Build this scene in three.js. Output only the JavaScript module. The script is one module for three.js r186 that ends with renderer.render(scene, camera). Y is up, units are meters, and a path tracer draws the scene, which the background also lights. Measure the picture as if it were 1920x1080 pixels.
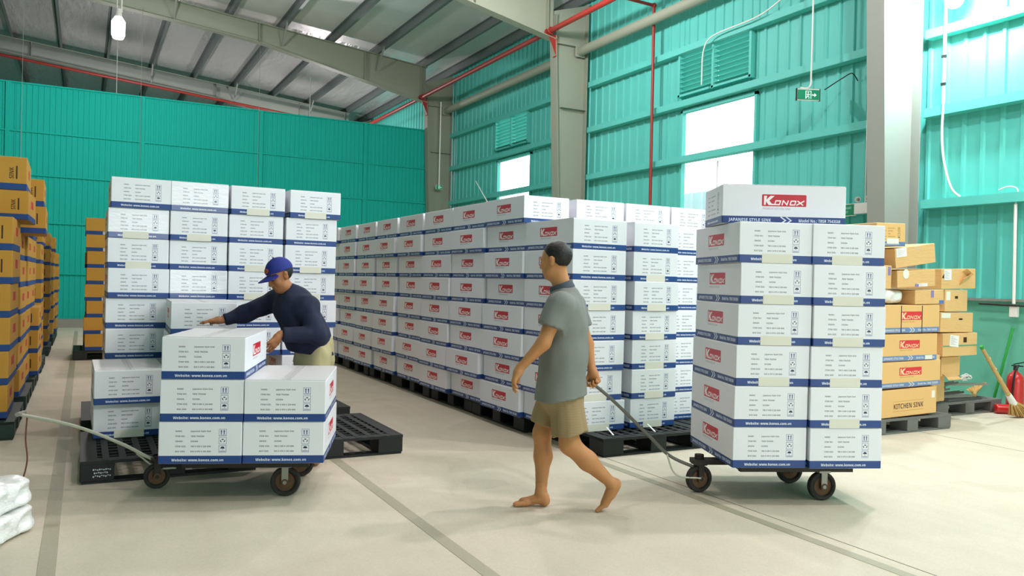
import * as THREE from 'three';
import { RoundedBoxGeometry } from 'three/addons/geometries/RoundedBoxGeometry.js';
import { mergeGeometries } from 'three/addons/utils/BufferGeometryUtils.js';
import { ImprovedNoise } from 'three/addons/math/ImprovedNoise.js';
import { RectAreaLightUniformsLib } from 'three/addons/lights/RectAreaLightUniformsLib.js';

RectAreaLightUniformsLib.init();
// ---------------------------------------------------------------- camera, sky, light, exposure
const scene = new THREE.Scene();
const camera = new THREE.PerspectiveCamera(39.4, 1920 / 1080, 0.05, 400);
camera.position.set(0, 1.36, 0);
camera.quaternion.setFromRotationMatrix(new THREE.Matrix4().makeBasis(
  new THREE.Vector3(0.88237, 0.02421, 0.46993), new THREE.Vector3(-0.01808, 0.99968, -0.01756), new THREE.Vector3(-0.4702, 0.00699, 0.88253)));
scene.add(camera);
scene.background = new THREE.Color(0.92, 0.97, 1.0);
scene.backgroundIntensity = 5.0;
const renderer = new THREE.WebGLRenderer({ antialias: true });
renderer.toneMapping = THREE.LinearToneMapping;
renderer.toneMappingExposure = 0.84;
renderer.shadowMap.enabled = true;
const LAMP = { high: 46, wall: 44 };

// ---------------------------------------------------------------- helpers
const V = (x, y, z) => new THREE.Vector3(x, y, z);
let seed = 7;
const rnd = () => { seed = (seed * 1664525 + 1013904223) >>> 0; return seed / 4294967296; };
const rr = (a, b) => a + (b - a) * rnd();
const used = {};
const numbered = (n) => { used[n] = (used[n] ?? -1) + 1; return used[n] ? `${n}_${String(used[n]).padStart(3, '0')}` : n; };
function tag(o, label, category, group, kind) {
  o.userData.label = label; o.userData.category = category;
  if (group) o.userData.group = group;
  if (kind) o.userData.kind = kind;
  return o;
}
function thing(name, label, category, pos = [0, 0, 0], turn = 0, group, kind) {
  const g = new THREE.Group(); g.name = numbered(name); g.position.set(...pos); g.rotation.y = turn;
  scene.add(g); return tag(g, label, category, group, kind);
}
function part(parent, name, geo, mat) {
  const m = new THREE.Mesh(Array.isArray(geo) ? merge(geo) : geo, mat); m.name = name;
  m.castShadow = m.receiveShadow = true; parent.add(m); return m;
}
function merge(list) {
  const clean = list.map((g) => {
    const q = g.index ? g.toNonIndexed() : g.clone();
    for (const k of Object.keys(q.attributes)) if (!['position', 'normal', 'uv'].includes(k)) q.deleteAttribute(k);
    q.clearGroups(); return q;
  });
  return mergeGeometries(clean);
}
const box = (w, h, d, x = 0, y = 0, z = 0) => new THREE.BoxGeometry(w, h, d).translate(x, y, z);
const rbox = (w, h, d, r, x = 0, y = 0, z = 0, s = 2) => new RoundedBoxGeometry(w, h, d, s, r).translate(x, y, z);
const cyl = (r1, r2, h, n = 20) => new THREE.CylinderGeometry(r1, r2, h, n);
function rod(a, b, r, n = 10, r2 = r) {
  const A = a.isVector3 ? a : V(...a), B = b.isVector3 ? b : V(...b), d = B.clone().sub(A), L = d.length();
  const g = new THREE.CylinderGeometry(r2, r, L, n);
  g.applyQuaternion(new THREE.Quaternion().setFromUnitVectors(V(0, 1, 0), d.divideScalar(L)));
  return g.translate((A.x + B.x) / 2, (A.y + B.y) / 2, (A.z + B.z) / 2);
}
const tube = (pts, r, n = 40, k = 8) => new THREE.TubeGeometry(new THREE.CatmullRomCurve3(pts.map((p) => V(...p)), false, 'centripetal'), n, r, k);
function beam(a, b, w, h) {   // a square bar from a to b
  const A = V(...a), B = V(...b), d = B.clone().sub(A), L = d.length(), g = new THREE.BoxGeometry(w, h, L);
  const m = new THREE.Matrix4().lookAt(B, A, V(0, 1, 0)); g.applyMatrix4(m);
  return g.translate((A.x + B.x) / 2, (A.y + B.y) / 2, (A.z + B.z) / 2);
}
function uvPlanar(g, s = 1) {   // uv in metres by dominant normal
  const q = g.index ? g.toNonIndexed() : g, p = q.attributes.position, n = q.attributes.normal, uv = new Float32Array(p.count * 2);
  for (let i = 0; i < p.count; i++) {
    const ax = Math.abs(n.getX(i)), ay = Math.abs(n.getY(i)), az = Math.abs(n.getZ(i));
    const [u, v] = ay >= ax && ay >= az ? [p.getX(i), p.getZ(i)] : ax >= az ? [p.getZ(i), p.getY(i)] : [p.getX(i), p.getY(i)];
    uv[i * 2] = u * s; uv[i * 2 + 1] = v * s;
  }
  q.setAttribute('uv', new THREE.BufferAttribute(uv, 2)); return q;
}
const perlin = new ImprovedNoise();
const fbm = (x, y, z, o = 4) => { let s = 0, a = 0.5; for (let i = 0; i < o; i++) { s += a * perlin.noise(x, y, z + i * 7.3); x *= 2.03; y *= 2.03; a *= 0.5; } return s; };

// ---------------------------------------------------------------- textures
function dataTex(n, f, srgb = true, rep = true) {
  const d = new Uint8Array(n * n * 4);
  for (let j = 0; j < n; j++) for (let i = 0; i < n; i++) {
    const c = f(i / n, j / n, i, j), k = (j * n + i) * 4;
    d[k] = Math.max(0, Math.min(255, c[0])); d[k + 1] = Math.max(0, Math.min(255, c[1])); d[k + 2] = Math.max(0, Math.min(255, c[2])); d[k + 3] = 255;
  }
  const t = new THREE.DataTexture(d, n, n); t.magFilter = THREE.LinearFilter; t.minFilter = THREE.LinearFilter;
  if (srgb) t.colorSpace = THREE.SRGBColorSpace;
  if (rep) t.wrapS = t.wrapT = THREE.RepeatWrapping;
  t.needsUpdate = true; return t;
}
// seamless noise on a torus-like blend
const tile = (f) => (u, v) => { const a = f(u, v), b = f(u - 1, v), c = f(u, v - 1), d = f(u - 1, v - 1), s = u, t = v; return (a * (1 - s) + b * s) * (1 - t) + (c * (1 - s) + d * s) * t; };
const floorTex = (() => {
  const big = tile((u, v) => fbm(u * 7, v * 7, 1.7, 4)), mid = tile((u, v) => fbm(u * 30 + 3, v * 22, 5.1, 3)), streak = tile((u, v) => fbm(u * 60, v * 9, 9.1, 3));
  return dataTex(1024, (u, v) => {
    const n = 16 * big(u, v) + 13 * mid(u, v) + 9 * streak(u, v) + (rnd() - 0.5) * 9;
    const w = big(u + 0.31 > 1 ? u - 0.69 : u + 0.31, v) > 0.16 ? -7 : 0;
    return [204 + n + w, 194 + n + w, 173 + n * 1.05 + w];
  });
})();
floorTex.repeat.set(1 / 7, 1 / 7);
const kraftFibre = dataTex(256, () => { const n = (rnd() - 0.5) * 16 + (rnd() > 0.985 ? -22 : 0); return [240 + n, 238 + n, 232 + n]; });
const foilBump = dataTex(256, (u, v) => { const a = Math.abs(((u + v) * 16) % 1 - 0.5), b = Math.abs((((u - v) * 16) % 1 + 1) % 1 - 0.5); const h = (a < 0.1 || b < 0.1 ? 190 : 90) + rnd() * 40; return [h, h, h]; }, false);
const clothBump = dataTex(256, (u, v, i, j) => { const h = 120 + ((i + j) % 2) * 40 + rnd() * 60; return [h, h, h]; }, false);
const roughNoise = dataTex(256, () => { const h = 120 + rnd() * 110; return [h, h, h]; }, false);
const wrinkle = (() => { const a = tile((u, v) => fbm(u * 6, v * 9, 3.3, 5)); return dataTex(256, (u, v) => { const h = 128 + 200 * a(u, v); return [h, h, h]; }, false); })();

function canvasTex(w, h, draw) {
  const c = document.createElement('canvas'); c.width = w; c.height = h;
  draw(c.getContext('2d'), w, h);
  const t = new THREE.CanvasTexture(c); t.colorSpace = THREE.SRGBColorSpace; t.magFilter = THREE.LinearFilter; return t;
}
function speckle(g, w, h, n, a) { for (let i = 0; i < n; i++) { g.fillStyle = rnd() > 0.5 ? `rgba(255,255,255,${a})` : `rgba(60,50,40,${a})`; g.fillRect(rnd() * w, rnd() * h, 1 + rnd() * 3, 1); } }
const WEB = 'Website: www.konox.com.vn';
function drawIcons(g, x, y, s, ink, dark) {
  const gap = s * 1.17; g.lineWidth = s * 0.045; g.strokeStyle = ink;
  for (let k = 0; k < 3; k++) g.strokeRect(x, y + k * gap, s, s * 0.98);
  g.fillStyle = ink;
  for (const ax of [0.3, 0.68]) { g.fillRect(x + s * (ax - 0.055), y + s * 0.16, s * 0.13, s * 0.56); g.beginPath(); g.moveTo(x + s * (ax - 0.14), y + s * 0.3); g.lineTo(x + s * (ax + 0.01), y + s * 0.08); g.lineTo(x + s * (ax + 0.16), y + s * 0.3); g.fill(); }
  g.fillRect(x + s * 0.12, y + s * 0.8, s * 0.76, s * 0.06);
  const y1 = y + gap; g.fillStyle = dark;   // cupped hands round a parcel
  g.beginPath(); g.arc(x + s * 0.5, y1 + s * 0.36, s * 0.16, Math.PI, 0); g.fill();
  for (const q of [-1, 1]) { g.beginPath(); g.moveTo(x + s * (0.5 + q * 0.36), y1 + s * 0.34); g.lineTo(x + s * (0.5 + q * 0.3), y1 + s * 0.62); g.lineTo(x + s * (0.5 + q * 0.13), y1 + s * 0.74); g.lineTo(x + s * (0.5 + q * 0.2), y1 + s * 0.48); g.fill(); }
  const y2 = y + 2 * gap;                    // umbrella
  g.beginPath(); g.arc(x + s * 0.5, y2 + s * 0.44, s * 0.3, Math.PI, 0); g.fill();
  g.fillRect(x + s * 0.48, y2 + s * 0.42, s * 0.04, s * 0.24); g.fillStyle = ink; g.globalAlpha = 0.45; g.fillRect(x + s * 0.1, y2 + s * 0.76, s * 0.8, s * 0.14); g.globalAlpha = 1;
}
function textFace(paper, ink, band, bandText, iconInk) {
  return canvasTex(950, 500, (g, w, h) => {
    g.fillStyle = paper; g.fillRect(0, 0, w, h); speckle(g, w, h, 700, 0.05);
    const rows = [['NAME:', 'Japanese Style Sink'], ['ITEM NO:', 'T8SR 7543SM'], ['GRADE:', 'SUS304'], ['ITEM SIZE:', '780 X 430 X 220 MM'], ['BOX SIZE:', '825 X 475 X 255 MM']];
    g.fillStyle = ink; g.textBaseline = 'middle';
    rows.forEach(([a, b], i) => { const y = 108 + i * 61; g.font = 'bold 25px sans-serif'; g.fillText(a, 190, y); g.fillText(b, 365, y); });
    drawIcons(g, 690, 84, 84, iconInk, '#23284a');
    g.fillStyle = band; g.fillRect(0, 404, w, h - 404);
    g.fillStyle = bandText; g.font = 'bold 43px sans-serif'; g.fillText(WEB, 150, 456, 610);
    g.font = 'bold 26px sans-serif';
  });
}
function drawLogo(g, x, y, w, h, red, white) {
  g.fillStyle = red; const r = h * 0.1;
  g.beginPath(); g.moveTo(x + r, y); g.lineTo(x + w - r, y); g.quadraticCurveTo(x + w, y, x + w, y + r); g.lineTo(x + w, y + h - r); g.quadraticCurveTo(x + w, y + h, x + w - r, y + h); g.lineTo(x + r, y + h); g.quadraticCurveTo(x, y + h, x, y + h - r); g.lineTo(x, y + r); g.quadraticCurveTo(x, y, x + r, y); g.fill();
  g.fillStyle = white;
  const P = (pts) => { g.beginPath(); pts.forEach(([a, b], i) => (i ? g.lineTo(x + a * w, y + b * h) : g.moveTo(x + a * w, y + b * h))); g.fill(); };
  P([[0.045, 0.12], [0.115, 0.12], [0.1, 0.45], [0.19, 0.12], [0.285, 0.12], [0.165, 0.52], [0.25, 0.9], [0.15, 0.9], [0.095, 0.6], [0.085, 0.9], [0.045, 0.9]]);
  P([[0.165, 0.5], [0.215, 0.78], [0.29, 0.8], [0.28, 0.9], [0.2, 0.9]]);
  g.strokeStyle = white; g.lineWidth = h * 0.105; g.lineJoin = 'round';
  const O = (a) => { g.beginPath(); g.moveTo(x + (a + 0.03) * w, y + 0.53 * h); g.lineTo(x + (a + 0.135) * w, y + 0.53 * h); g.lineTo(x + (a + 0.11) * w, y + 0.85 * h); g.lineTo(x + (a + 0.005) * w, y + 0.85 * h); g.closePath(); g.stroke(); };
  O(0.285);
  g.beginPath(); g.moveTo(x + 0.455 * w, y + 0.9 * h); g.lineTo(x + 0.48 * w, y + 0.5 * h); g.lineTo(x + 0.565 * w, y + 0.86 * h); g.lineTo(x + 0.595 * w, y + 0.48 * h); g.stroke();
  O(0.63);
  g.beginPath(); g.moveTo(x + 0.8 * w, y + 0.5 * h); g.lineTo(x + 0.93 * w, y + 0.88 * h); g.moveTo(x + 0.955 * w, y + 0.5 * h); g.lineTo(x + 0.775 * w, y + 0.88 * h); g.stroke();
}
function logoFace(paper, red, white, band, bandText, grey) {
  return canvasTex(1320, 400, (g, w, h) => {
    g.fillStyle = paper; g.fillRect(0, 0, w, h); speckle(g, w, h, 900, 0.05);
    drawLogo(g, w * 0.32, h * 0.23, w * 0.36, h * 0.31, red, white);
    g.fillStyle = grey; g.font = '27px sans-serif'; g.textBaseline = 'middle'; g.fillText('PREMIUM KITCHEN SINK', w * 0.325, h * 0.605, w * 0.35);
    g.fillStyle = band; g.fillRect(0, h * 0.81, w, h * 0.19);
    g.fillStyle = bandText; g.font = 'bold 44px sans-serif';
    g.fillText('JAPANESE STYLE SINK', w * 0.055, h * 0.907, w * 0.37); g.fillText('Model No.: T8SR 7543SM', w * 0.62, h * 0.907, w * 0.34);
    g.lineWidth = 13; g.strokeStyle = bandText; g.lineJoin = 'miter';
    for (const k of [0, 1]) { g.beginPath(); g.moveTo(w * (0.475 + k * 0.045), h * 0.815); g.lineTo(w * (0.515 + k * 0.045), h * 0.905); g.lineTo(w * (0.475 + k * 0.045), h * 0.995); g.stroke(); }
  });
}
const T = {
  text: textFace('#eef0f5', '#45454c', '#0d3f86', '#f4f7fb', '#3d4580'),
  logo: logoFace('#ecedf3', '#c8102e', '#fbf3f3', '#123a7d', '#dfe6f2', '#9a9aa4'),
  kText: textFace('#e0b472', '#5a3a18', '#5f7ea6', '#dcd6c4', '#6b4a2a'),
  kLogo: logoFace('#e3b676', '#d8323a', '#eec79a', '#6c87b2', '#d8d2c6', '#a57c48'),
  yText: canvasTex(760, 400, (g, w, h) => {
    g.fillStyle = '#bd8b2e'; g.fillRect(0, 0, w, h); speckle(g, w, h, 1600, 0.1);
    g.fillStyle = '#3a2408'; for (let k = 0; k < 2; k++) { g.save(); g.translate(w * (0.17 + k * 0.6), h * 0.66); g.rotate(-Math.PI / 2); g.font = 'bold 60px sans-serif'; g.fillText('SINK', 0, 44, h * 0.42); g.fillRect(0, 66, h * 0.4, 16); g.restore(); }
    g.font = 'bold 26px sans-serif'; for (let k = 0; k < 4; k++) g.fillText(['NAME', 'ITEM NO', 'GRADE', 'BOX SIZE'][k], w * 0.36, h * (0.24 + k * 0.13));
    g.fillStyle = '#15407e'; g.fillRect(0, h * 0.8, w, h * 0.2);
  }),
  ySide: canvasTex(900, 300, (g, w, h) => {
    g.fillStyle = '#bd8b2e'; g.fillRect(0, 0, w, h); speckle(g, w, h, 1500, 0.1);
    g.fillStyle = '#b32a1c'; g.fillRect(w * 0.34, h * 0.25, w * 0.32, h * 0.28);
    g.fillStyle = '#15407e'; g.fillRect(0, h * 0.8, w, h * 0.2);
  }),
  yFar: canvasTex(500, 260, (g, w, h) => {
    g.fillStyle = '#bd8b2e'; g.fillRect(0, 0, w, h); speckle(g, w, h, 900, 0.1);
    g.fillStyle = '#15407e'; g.fillRect(0, h * 0.78, w, h * 0.22); g.fillStyle = '#c9c4bd'; g.fillRect(w * 0.5, h * 0.8, w * 0.24, h * 0.2);
  }),
  sink: canvasTex(1100, 360, (g, w, h) => {
    g.fillStyle = '#e3b676'; g.fillRect(0, 0, w, h); speckle(g, w, h, 900, 0.06);
    g.fillStyle = '#4a3420'; g.font = 'bold 92px sans-serif'; g.textBaseline = 'middle'; g.fillText('KITCHEN SINK', w * 0.27, h * 0.62, w * 0.5);
    g.strokeStyle = '#8a6534'; g.lineWidth = 3; for (const y of [0.44, 0.8]) { g.beginPath(); g.moveTo(w * 0.26, h * y); g.lineTo(w * 0.78, h * y); g.stroke(); }
  }),
  slip: canvasTex(256, 192, (g, w, h) => { g.fillStyle = '#ece8e4'; g.fillRect(0, 0, w, h); g.fillStyle = '#9a9aa0'; for (let k = 0; k < 7; k++) g.fillRect(26, 26 + k * 21, 70 + ((k * 53) % 120), 6); }),
  exitArrow: canvasTex(480, 220, (g, w, h) => {
    g.fillStyle = '#0f8a63'; g.fillRect(0, 0, w, h); g.fillStyle = '#e9fbf2';
    g.fillRect(w * 0.36, h * 0.1, w * 0.045, h * 0.8); g.fillRect(w * 0.6, h * 0.1, w * 0.035, h * 0.8); g.fillRect(w * 0.36, h * 0.1, w * 0.26, h * 0.06);
    g.beginPath(); g.arc(w * 0.49, h * 0.28, h * 0.075, 0, 7); g.fill();   // running figure in a doorway
    g.lineWidth = h * 0.075; g.strokeStyle = '#e9fbf2'; g.lineCap = 'round';
    for (const p of [[[0.485, 0.4], [0.475, 0.6], [0.53, 0.72], [0.52, 0.88]], [[0.475, 0.6], [0.44, 0.74], [0.42, 0.76]], [[0.485, 0.42], [0.54, 0.5], [0.56, 0.46]], [[0.485, 0.42], [0.44, 0.5]]]) { g.beginPath(); p.forEach(([a, b], i) => (i ? g.lineTo(a * w, b * h) : g.moveTo(a * w, b * h))); g.stroke(); }
    g.fillRect(w * 0.66, h * 0.44, w * 0.13, h * 0.14); g.beginPath(); g.moveTo(w * 0.77, h * 0.3); g.lineTo(w * 0.88, h * 0.51); g.lineTo(w * 0.77, h * 0.72); g.fill();
  }),
  exitWords: canvasTex(420, 200, (g, w, h) => { g.fillStyle = '#0c7a55'; g.fillRect(0, 0, w, h); g.fillStyle = '#8fd0b4'; g.textBaseline = 'middle'; g.font = 'bold 56px sans-serif'; g.fillText('LỐI THOÁT', 70, 66, 300); g.fillText('EXIT', 150, 140, 160); g.fillRect(20, 30, 34, 140); }),
  palletPrint: canvasTex(256, 160, (g, w, h) => { g.fillStyle = '#0d1213'; g.fillRect(0, 0, w, h); g.fillStyle = '#c9d0cf'; for (let r = 0; r < 3; r++) for (let k = 0, x = 26 + (r % 2) * 12; k < 9 - (r % 2) * 2; k++, x += 22) g.fillRect(x, 24 + r * 44 + ((k * 7 + r) % 3) * 4, 15, 22 - ((k * 5 + r * 3) % 3) * 5); }),
};

// ---------------------------------------------------------------- materials
const std = (o) => new THREE.MeshStandardMaterial(o);
const phy = (o) => new THREE.MeshPhysicalMaterial(o);
const M = {
  floor: std({ map: floorTex, roughness: 0.72, bumpMap: floorTex, bumpScale: 0.0015 }),
  curb: std({ color: 0x8f8d84, roughness: 0.9 }),
  stripe: std({ color: 0xa59f88, roughness: 0.9, roughnessMap: roughNoise }),
  joint: std({ color: 0x7d776a, roughness: 0.95 }),
  teal: std({ color: 0x58c2b5, roughness: 0.6 }),
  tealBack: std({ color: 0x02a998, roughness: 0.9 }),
  tealDado: std({ color: 0x6cc4a9, roughness: 0.75, bumpMap: wrinkle, bumpScale: 0.002 }),
  steel: std({ color: 0x8f968c, roughness: 0.6 }),
  steelWarm: std({ color: 0x8d9683, roughness: 0.6 }),
  purlin: std({ color: 0x6d7876, roughness: 0.5, metalness: 0.35 }),
  foil: std({ color: 0xe2e3de, roughness: 0.32, metalness: 0.35, bumpMap: foilBump, bumpScale: 0.004 }),
  foilWave: std({ color: 0xdcdbd8, roughness: 0.28, metalness: 0.5, bumpMap: wrinkle, bumpScale: 0.05 }),
  red: std({ color: 0x93291f, roughness: 0.45 }),
  white: std({ color: 0xe8e6df, roughness: 0.6 }),
  plastic: std({ color: 0xe9e7e0, roughness: 0.5 }),
  glass: phy({ color: 0xffffff, transmission: 1, thickness: 0, roughness: 0.02, ior: 1.45 }),
  text: phy({ map: T.text, roughness: 0.5, clearcoat: 0.25, clearcoatRoughness: 0.35 }),
  textFilm: phy({ map: T.text, roughness: 0.45, clearcoat: 1, clearcoatRoughness: 0.1, bumpMap: wrinkle, bumpScale: 0.006 }),
  logo: phy({ map: T.logo, roughness: 0.5, clearcoat: 0.2, clearcoatRoughness: 0.35 }),
  whiteTop: phy({ color: 0xe8e9ef, map: kraftFibre, roughness: 0.45, clearcoat: 0.3, clearcoatRoughness: 0.3 }),
  kText: std({ map: T.kText, roughness: 0.8 }),
  kLogo: std({ map: T.kLogo, roughness: 0.75 }),
  kraft: std({ color: 0xecc184, map: kraftFibre, roughness: 0.82, bumpMap: wrinkle, bumpScale: 0.004 }),
  kraftDark: std({ color: 0xb98545, map: kraftFibre, roughness: 0.85 }),
  sinkFace: std({ map: T.sink, roughness: 0.8 }),
  yText: std({ map: T.yText, roughness: 0.7 }),
  yFar: std({ map: T.yFar, roughness: 0.75 }),
  ySide: std({ map: T.ySide, roughness: 0.75 }),
  yTop: std({ color: 0xc49436, map: kraftFibre, roughness: 0.8 }),
  sticker: std({ color: 0xe6e5d6, roughness: 0.7 }),
  slip: std({ map: T.slip, roughness: 0.7 }),
  tape: phy({ color: 0xf3f1ea, roughness: 0.15, transparent: true, opacity: 0.12, clearcoat: 0.6, clearcoatRoughness: 0.12 }),
  brownTape: phy({ color: 0xd9b984, roughness: 0.25, clearcoat: 0.6 }),
  purple: std({ color: 0x8a7ab4, roughness: 0.6 }),
  blueTag: std({ color: 0x4f74b8, roughness: 0.6 }),
  greenTape: std({ color: 0x6d9a73, roughness: 0.6 }),
  hole: std({ color: 0x3a2412, roughness: 1 }),
  pallet: std({ color: 0x0e1513, roughness: 0.6 }),
  palletGreen: std({ color: 0x16312a, roughness: 0.55 }),
  palletGrey: std({ color: 0x6f6f6b, roughness: 0.8 }),
  palletPrint: std({ map: T.palletPrint, roughness: 0.6 }),
  tyre: std({ color: 0x2e2a25, roughness: 0.8, bumpMap: roughNoise, bumpScale: 0.001 }),
  rust: std({ color: 0x6b4f38, roughness: 0.75, metalness: 0.3 }),
  ironDark: std({ color: 0x35312c, roughness: 0.6, metalness: 0.5 }),
  galv: std({ color: 0x9b9a90, roughness: 0.5, metalness: 0.5 }),
  rodPale: std({ color: 0xc9c9b8, roughness: 0.5, metalness: 0.25 }),
  rodGrey: std({ color: 0x6f7069, roughness: 0.45, metalness: 0.5 }),
  cord: std({ color: 0x7c4a3c, roughness: 0.8 }),
  skin: std({ color: 0xbf8452, roughness: 0.6 }),
  skinTan: std({ color: 0xa96f48, roughness: 0.6 }),
  hair: std({ color: 0x1a1714, roughness: 0.55 }),
  lips: std({ color: 0x8a4f3c, roughness: 0.6 }),
  polo: std({ color: 0x7b7f79, roughness: 0.92, bumpMap: clothBump, bumpScale: 0.001 }),
  collar: std({ color: 0x4a525c, roughness: 0.92 }),
  shorts: std({ map: dataTex(128, (u, v, i, j) => { const s = j % 8 < 3 ? -16 : 6, n = (rnd() - 0.5) * 8; return [156 + s + n, 134 + s + n, 98 + s + n]; }), roughness: 0.95 }),
  navy: std({ color: 0x141c38, roughness: 0.85, bumpMap: clothBump, bumpScale: 0.001 }),
  capBlue: std({ color: 0x1b2a80, roughness: 0.8, bumpMap: clothBump, bumpScale: 0.001 }),
  capPatch: std({ color: 0xb4553a, roughness: 0.8 }),
  khaki: std({ color: 0xb5aa82, roughness: 0.9, bumpMap: clothBump, bumpScale: 0.001 }),
  bag: phy({ color: 0xf0f0ee, roughness: 0.35, clearcoat: 0.5, clearcoatRoughness: 0.3, bumpMap: wrinkle, bumpScale: 0.008 }),
  extRed: phy({ color: 0xc41c1e, roughness: 0.3, clearcoat: 0.6, clearcoatRoughness: 0.15 }),
  redPlastic: std({ color: 0xb51f22, roughness: 0.4 }),
  black: std({ color: 0x17181a, roughness: 0.6 }),
  broom: std({ color: 0xc9a260, roughness: 0.9 }),
  bamboo: std({ color: 0xc7a56a, roughness: 0.55 }),
  greenPlastic: std({ color: 0x2a9c3f, roughness: 0.4 }),
  exitArrow: std({ map: T.exitArrow, roughness: 0.4, emissiveMap: T.exitArrow, emissive: 0xffffff, emissiveIntensity: 0.25 }),
  exitWords: std({ map: T.exitWords, roughness: 0.4 }),
  glow: std({ color: 0xffffff, emissive: 0xfff4ff, emissiveIntensity: 9 }),
  outdoor: std({ color: 0xd9d4dc, roughness: 0.9 }),
  yard: std({ color: 0xb8b4aa, roughness: 0.95 }),
};
for (const k of ['foil', 'foilWave']) M[k].bumpMap = M[k].bumpMap.clone();
M.foil.bumpMap.repeat.set(1.6, 1.6); M.foilWave.bumpMap.repeat.set(0.9, 0.16);
M.kraft.bumpMap = wrinkle;

// ================================================================ THE SETTING
const XW = 9.75, ZP = -22.4;                    // side wall, partition
const roofY = (x) => 7.72 + (9.7 - x) * 0.1;    // underside of the roof sheets
const ZN = 9, XL = -14, ZF = -46;

// ---- floor
const floor = thing('floor', 'pale beige concrete warehouse floor with worn stripes', 'floor', [0, 0, 0], 0, null, 'structure');
part(floor, 'slab', uvPlanar(box(XW - XL + 0.6, 0.3, ZN - ZF + 0.6, (XW + XL) / 2, -0.15, (ZN + ZF) / 2)), M.floor);
for (const [x, w, z0, z1] of [[-0.125, 0.075, -21, 8], [1.69, 0.075, -21, 8], [3.515, 0.07, -21, 8]]) part(floor, 'worn_stripe', uvPlanar(box(w, 0.0016, z1 - z0, x, 0.0008, (z0 + z1) / 2)), M.stripe);
for (const x of [3.64, 7.22]) part(floor, 'expansion_joint', box(0.006, 0.0012, 29, x, 0.0006, -6.5), M.joint);

// ---- trapezoid sheet: profile along s, from y0 to y1, rib pitch p, ribs rise towards +n
function ribSheet(s0, s1, y0, y1, p, rise, ribW, along, at, t = 0.012) {
  const pts = []; const n = Math.max(1, Math.round((s1 - s0) / p)), q = (s1 - s0) / n;
  for (let i = 0; i < n; i++) { const a = s0 + i * q, m = a + q / 2; pts.push([a, 0], [m - ribW, 0], [m - ribW * 0.55, rise], [m + ribW * 0.55, rise], [m + ribW, 0]); }
  pts.push([s1, 0]);
  const sh = new THREE.Shape(); pts.forEach(([a, b], i) => (i ? sh.lineTo(a, b) : sh.moveTo(a, b))); for (let i = pts.length - 1; i >= 0; i--) sh.lineTo(pts[i][0], pts[i][1] - t);
  const g = new THREE.ExtrudeGeometry(sh, { depth: y1 - y0, bevelEnabled: false, curveSegments: 1 });
  // shape (s, n, depth) -> world
  const m = along === 'z' ? new THREE.Matrix4().set(0, -1, 0, at, 0, 0, 1, y0, 1, 0, 0, 0, 0, 0, 0, 1) : new THREE.Matrix4().set(1, 0, 0, 0, 0, 0, 1, y0, 0, 1, 0, at, 0, 0, 0, 1);
  g.applyMatrix4(m);
  if (m.determinant() < 0) { const pa = g.attributes.position.array, na = g.attributes.normal.array; for (let i = 0; i < pa.length; i += 9) for (let k = 0; k < 3; k++) { [pa[i + 3 + k], pa[i + 6 + k]] = [pa[i + 6 + k], pa[i + 3 + k]]; [na[i + 3 + k], na[i + 6 + k]] = [na[i + 6 + k], na[i + 3 + k]]; } }
  g.computeVertexNormals(); return g;
}
// ---- side wall with two window openings and two louvred vents
const wallR = thing('wall_right', 'teal ribbed steel side wall with horizontal rails', 'wall', [0, 0, 0], 0, null, 'structure');
const WIN = [{ z0: -11.72, z1: -9.82 }, { z0: -19.24, z1: -17.38 }];
const openings = WIN.flatMap((w) => [{ ...w, y0: 2.5, y1: 4.6 }, { z0: w.z0 - 0.04, z1: w.z1 - 0.1, y0: 4.85, y1: 5.67 }]);
{
  const cuts = [...new Set([ZF, -40, -34, -28, ...openings.flatMap((o) => [o.z0, o.z1]), -24, -22.4, -15, -13, -6.9, -4, -1, 2, 5, ZN])].sort((a, b) => a - b);
  const spans = [];
  for (let i = 0; i + 1 < cuts.length; i++) { const n = Math.max(1, Math.round((cuts[i + 1] - cuts[i]) / 1.05)), q = (cuts[i + 1] - cuts[i]) / n; for (let k = 0; k < n; k++) spans.push([cuts[i] + k * q, cuts[i] + (k + 1) * q]); }
  for (const [a, b] of spans) {
    const m = (a + b) / 2, hs = openings.filter((o) => o.z0 < m && m < o.z1).sort((p, q) => p.y0 - q.y0);
    let y = 1.28;
    for (const h of [...hs, null]) { const top = h ? h.y0 : 7.9; if (top - y > 0.02) part(wallR, 'wall_sheet', ribSheet(a, b, y, top, 0.25, 0.024, 0.035, 'z', XW), M.teal); if (h) y = h.y1; }
  }
  part(wallR, 'plinth', uvPlanar(box(0.16, 1.28, ZN - ZF, XW + 0.04, 0.64, (ZN + ZF) / 2)), M.tealDado);
  const bays = [[-46, -30.3], [-29.7, -22.75], [-22.2, -15.15], [-14.7, -7.05], [-6.75, ZN]];
  for (const y of [5.68, 4.7, 3.68, 2.5]) for (const [a, b] of bays) {
    part(wallR, 'girt', [box(0.008, 0.11, b - a, XW - 0.165, y, (a + b) / 2), box(0.15, 0.008, b - a, XW - 0.09, y + 0.055, (a + b) / 2), box(0.15, 0.008, b - a, XW - 0.09, y - 0.055, (a + b) / 2)], M.teal);
  }
  for (const [a, b] of [[-6.75, ZN], [-14.7, -7.05]]) part(wallR, 'plinth_rail', box(0.1, 0.03, b - a, XW - 0.07, 1.29, (a + b) / 2), M.galv);
}
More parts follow.
